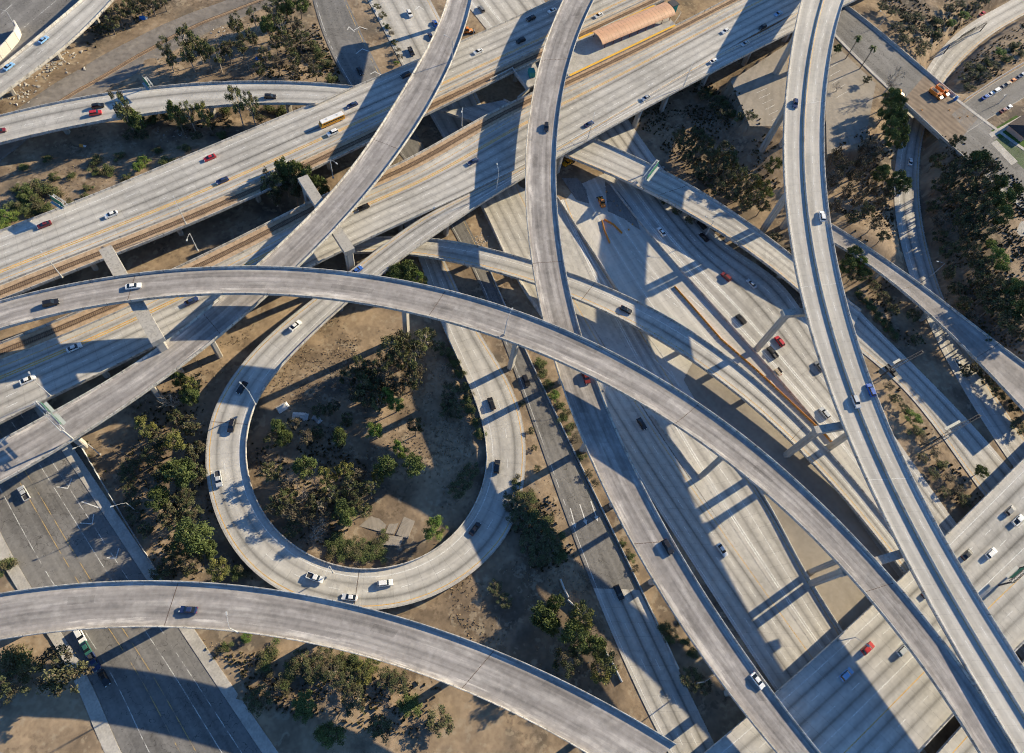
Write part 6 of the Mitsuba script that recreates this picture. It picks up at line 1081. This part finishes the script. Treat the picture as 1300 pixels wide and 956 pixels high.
# parked along the streets
def head(p, q_, z): A, B = at(*p, z), at(*q_, z); dv = B - A; return math.atan2(dv[1], dv[0])
hq = head((80, 780), (110, 835), 0)
for px, py, kd, pt, lab in ((101, 807, 'suv', 'white', 'white car parked at the left kerb just below the dark flyover'), (109, 823, 'sedan', 'green', 'dark green car parked at the left kerb behind the white one'), (119, 840, 'pickup', 'navy', 'dark blue pickup parked at the left kerb near the bottom edge'), (132, 861, 'sedan', 'black', 'black car parked at the left kerb at the bottom edge')):
    car(px, py, None, 1, kd, pt, lab, z=0.12, ang=hq)
hv = head((1250, 123), (1298, 94), TOP)
for px, py, kd, pt, lab in ((1251, 123, 'sedan', 'blue', 'blue car, first of the parked row at the upper right'), (1258, 119, 'sedan', 'white', 'white car, second of the parked row at the upper right'), (1266, 114.5, 'van', 'white', 'white van in the parked row at the upper right'), (1273, 110, 'sedan', 'grey', 'grey car in the parked row at the upper right, after the white van'), (1280, 106, 'suv', 'tan', 'tan car in the parked row at the upper right'), (1286, 102, 'sedan', 'orange', 'orange car in the parked row at the upper right'), (1293, 98, 'sedan', 'navy', 'dark blue car near the end of the parked row at the upper right'), (1299, 94, 'suv', 'silver', 'silver car at the end of the parked row on the right edge')):
    car(px, py, None, 1, kd, pt, lab, z=TOP + 0.09, ang=hv)
for px, py, kd, pt, lab in ((1281, 136, 'sedan', 'white', 'white car parked by the lawn across from the row at the upper right'), (1274, 140, 'sedan', 'maroon', 'dark red car parked by the lawn behind the white one at the upper right')): car(px, py, None, 1, kd, pt, lab, z=TOP + 0.09, ang=hv)
ht = head((1180, 112), (1215, 140), TOP)
car(1189, 119, None, 1, 'dump_truck', 'orange', 'orange dump truck on the dug up street bridge, left one of two', z=TOP + 0.09, ang=ht); car(1197, 115, None, 1, 'dump_truck', 'orange', 'orange dump truck on the dug up street bridge, right one of two', z=TOP + 0.09, ang=ht)
car(1143, 118, None, 1, 'loader', 'yellow', 'yellow wheel loader half under the grey tree at the street bridge', z=TOP + 0.09, ang=ht + 0.5)
car(722, 205, None, 1, 'loader', 'yellow', 'yellow loader in the gap between the central flyover and the low ramp', z=0.1, ang=0.9); car(764, 255, None, 1, 'loader', 'orange', 'dark orange loader parked in the blue shade right of the central flyover', z=0.1, ang=2.0); car(595, 38, None, 1, 'loader', 'orange', 'orange brown work machine on the lanes at the top beside the bridge edge', z=0.1, ang=0.5)

# ------------------------------------------------------------------ site clutter, tents, house
P = at(1212, 127, TOP); tb = thing('portable_toilet', 'blue portable toilet with white roof on the dug up street bridge', 'portable toilet')
part(tb, 'cabin', turned(box(-.65, .65, -.65, .65, TOP, TOP + 2.2), P[0], P[1], 0, ht), 'blue_tarp'); part(tb, 'roof', turned(hull([(x, y_, TOP + 2.2) for x in (-.7, .7) for y_ in (-.7, .7)] + [(x, 0, TOP + 2.55) for x in (-.65, .65)]), P[0], P[1], 0, ht), 'lamp_white'); part(tb, 'door', turned(box(.652, .68, -.4, .4, TOP + .1, TOP + 2.0), P[0], P[1], 0, ht), 'sign_back')
cone = cat([trimesh.creation.cone(radius=0.28, height=0.9, sections=10), box(-.35, .35, -.35, .35, 0, 0.06)]); conep = mikit.ply(cone, 'orange_plastic')
CONES = [((783, 262), 0), ((779, 256), 0), ((787, 268), 0), ((803, 285), 0), ((798, 292), 0), ((770, 244), 0), ((1218, 150), TOP), ((1205, 140), TOP), ((1228, 148), TOP), ((1170, 140), TOP)]
for (px, py), z_ in CONES:
    P = at(px, py, z_); kx = single('traffic_cone', conep, None, 'orange traffic cone of the works in the blue shade right of the central flyover' if z_ == 0 else 'orange traffic cone at the dug up street bridge', 'traffic cone', None, 'cones in the blue shade' if z_ == 0 else 'cones on the street bridge', xf=XF(P[0], P[1], max(gz(P[0], P[1]), 0.1) if z_ == 0 else TOP + 0.1))
def tent(px, py, L, W, Hh, ang, mat, label, ridge=True):
    P = at(px, py, 0.8); z_ = gz(P[0], P[1]); kx = thing('tent', label, 'tent')
    part(kx, 'canopy', turned(hull([(x, y_, 0.0) for x in (-L / 2, L / 2) for y_ in (-W / 2, W / 2)] + [(x, 0, Hh) for x in (-L / 2.3, L / 2.3)]), P[0], P[1], z_, ang), mat); part(kx, 'flysheet', turned(hull([(x, y_, 0.1) for x in (L / 2, L / 2 + 0.9) for y_ in (-W / 2.4, W / 2.4)] + [(L / 2, 0, Hh * 0.7)]), P[0], P[1], z_, ang), 'white_cloth')
tent(357, 517, 3.4, 2.8, 1.7, 0.9, 'white_cloth', 'pale ridge tent inside the loop near its left side, left one'); tent(379, 527, 4.6, 3.0, 1.6, 0.15, 'white_cloth', 'long white tent inside the loop, right one with dark window'); tent(401, 530, 2.6, 2.2, 1.3, -0.5, 'sign_back', 'small grey tent right of the long white tent inside the loop')
tent(180, 21, 2.4, 2.4, 1.4, 0.4, 'blue_tarp', 'blue tarpaulin shelter among dark trees at the upper left'); tent(328, 73, 2.6, 2.0, 1.0, 0.2, 'blue_tarp', 'blue tarpaulin on the brown bank at the top left'); tent(103, 184, 1.6, 1.2, 1.2, 0.2, 'orange_plastic', 'small orange shelter on the bare slope below the ramp')
def rubble(label, centres, n, spread, smin, smax, seed, mats=('walk_concrete', 'tan_pavement')):
    rg = np.random.default_rng(seed); ms = []
    for ci, (px, py) in enumerate(centres):
        P = at(px, py, 0)
        for i in range(n * 3):
            xy = P[:2] + rg.normal(size=2) * spread * 1.2; s_ = rg.uniform(smin * 0.6, smax) * rg.uniform(0.5, 1); pts = rg.normal(size=(10, 3)); pts /= np.linalg.norm(pts, axis=1)[:, None]; m = hull(pts * [s_, s_ * rg.uniform(.5, 1), s_ * .5])
            ms.append(turned(m, xy[0], xy[1], gz(*xy) + 0.1, rg.uniform(0, 6)))
    single('rubble', cat(ms), mats[0], label, 'rubble', 'stuff')
rubble('broken concrete blocks on the littered bank below the upper left overpass', [(38, 100), (32, 118), (50, 92), (60, 82), (72, 78), (84, 76), (28, 130)], 9, 3.2, 0.35, 1.3, 5)
rubble('pale stones lying in the dirt between the two freeway roads under the low ramp', [(608, 308), (612, 302)], 7, 1.2, 0.25, 0.7, 6)
rubble('bits of pale litter on the ground by the eucalyptus trees beside the railway', [(275, 45), (285, 40), (300, 72)], 6, 2.2, 0.25, 0.8, 8)
rubble('pale litter on the slope below the yellow flowering tree', [(240, 165), (215, 172), (228, 166)], 5, 2.6, 0.25, 0.6, 9)
rubble('dumped pale rubble at the tip of the low ramp under the wide freeway', [(840, 215), (835, 222), (905, 262)], 6, 1.6, 0.3, 0.9, 10)
# house and lawn in the upper right
single('lawn', prism([at(a, b, TOP)[:2] for a, b in ((1258, 166), (1330, 122), (1345, 132), (1270, 176))], TOP - .4, TOP + .05), 'lawn_grass', kind='structure'); single('garden_path', prism([at(a, b, TOP)[:2] for a, b in ((1255, 170), (1330, 128), (1334, 133), (1259, 175))], TOP - .4, TOP + .1), 'walk_concrete', kind='structure')
single('lawn', prism([at(a, b, TOP)[:2] for a, b in ((1262, 178), (1330, 140), (1380, 190), (1300, 215))], TOP - .4, TOP + .03), 'lawn_grass', kind='structure'); single('driveway', prism([at(a, b, TOP)[:2] for a, b in ((1258, 182), (1265, 178), (1292, 205), (1284, 210))], TOP - .4, TOP + .07), 'walk_concrete', kind='structure')
hs = thing('house', 'pink walled bungalow with dark brown hip roof in the upper right corner', 'house'); P = at(1302, 160, TOP + 3); ha = head((1280, 175), (1300, 162), TOP)
part(hs, 'wall', turned(box(-7, 7, -4.5, 4.5, TOP - .2, TOP + 3.0), P[0], P[1], 0, ha), 'pink_stucco'); part(hs, 'roof', turned(hull([(x, y_, TOP + 2.95) for x in (-7.7, 7.7) for y_ in (-5.2, 5.2)] + [(x, y_, TOP + 3.12) for x in (-7.7, 7.7) for y_ in (-5.2, 5.2)] + [(x, 0, TOP + 5.2) for x in (-3.5, 3.5)]), P[0], P[1], 0, ha), 'roofing')
for x in (-4.5, 0, 4.5): part(hs, 'window', turned(box(x - .8, x + .8, -4.56, -4.5, TOP + 1, TOP + 2.3), P[0], P[1], 0, ha), 'car_glass')
part(hs, 'door', turned(box(2.0, 3.0, -4.57, -4.5, TOP, TOP + 2.1), P[0], P[1], 0, ha), 'rust_red')
single('yard', prism([at(a, b, TOP)[:2] for a, b in ((1272, 296), (1330, 260), (1380, 330), (1300, 345), (1280, 335))], TOP - .4, TOP + .04), 'walk_concrete', kind='structure')
ww = thing('parking_deck', 'pale car park surface in the very upper left corner with a white car', 'car park') if False else None
for k, v in labels.items():
    if len(v.get('label', '').split()) > 16: print('LONG', k, v['label'])
print('entries', len(scene), 'things', sum(1 for k in labels if '__' not in k))
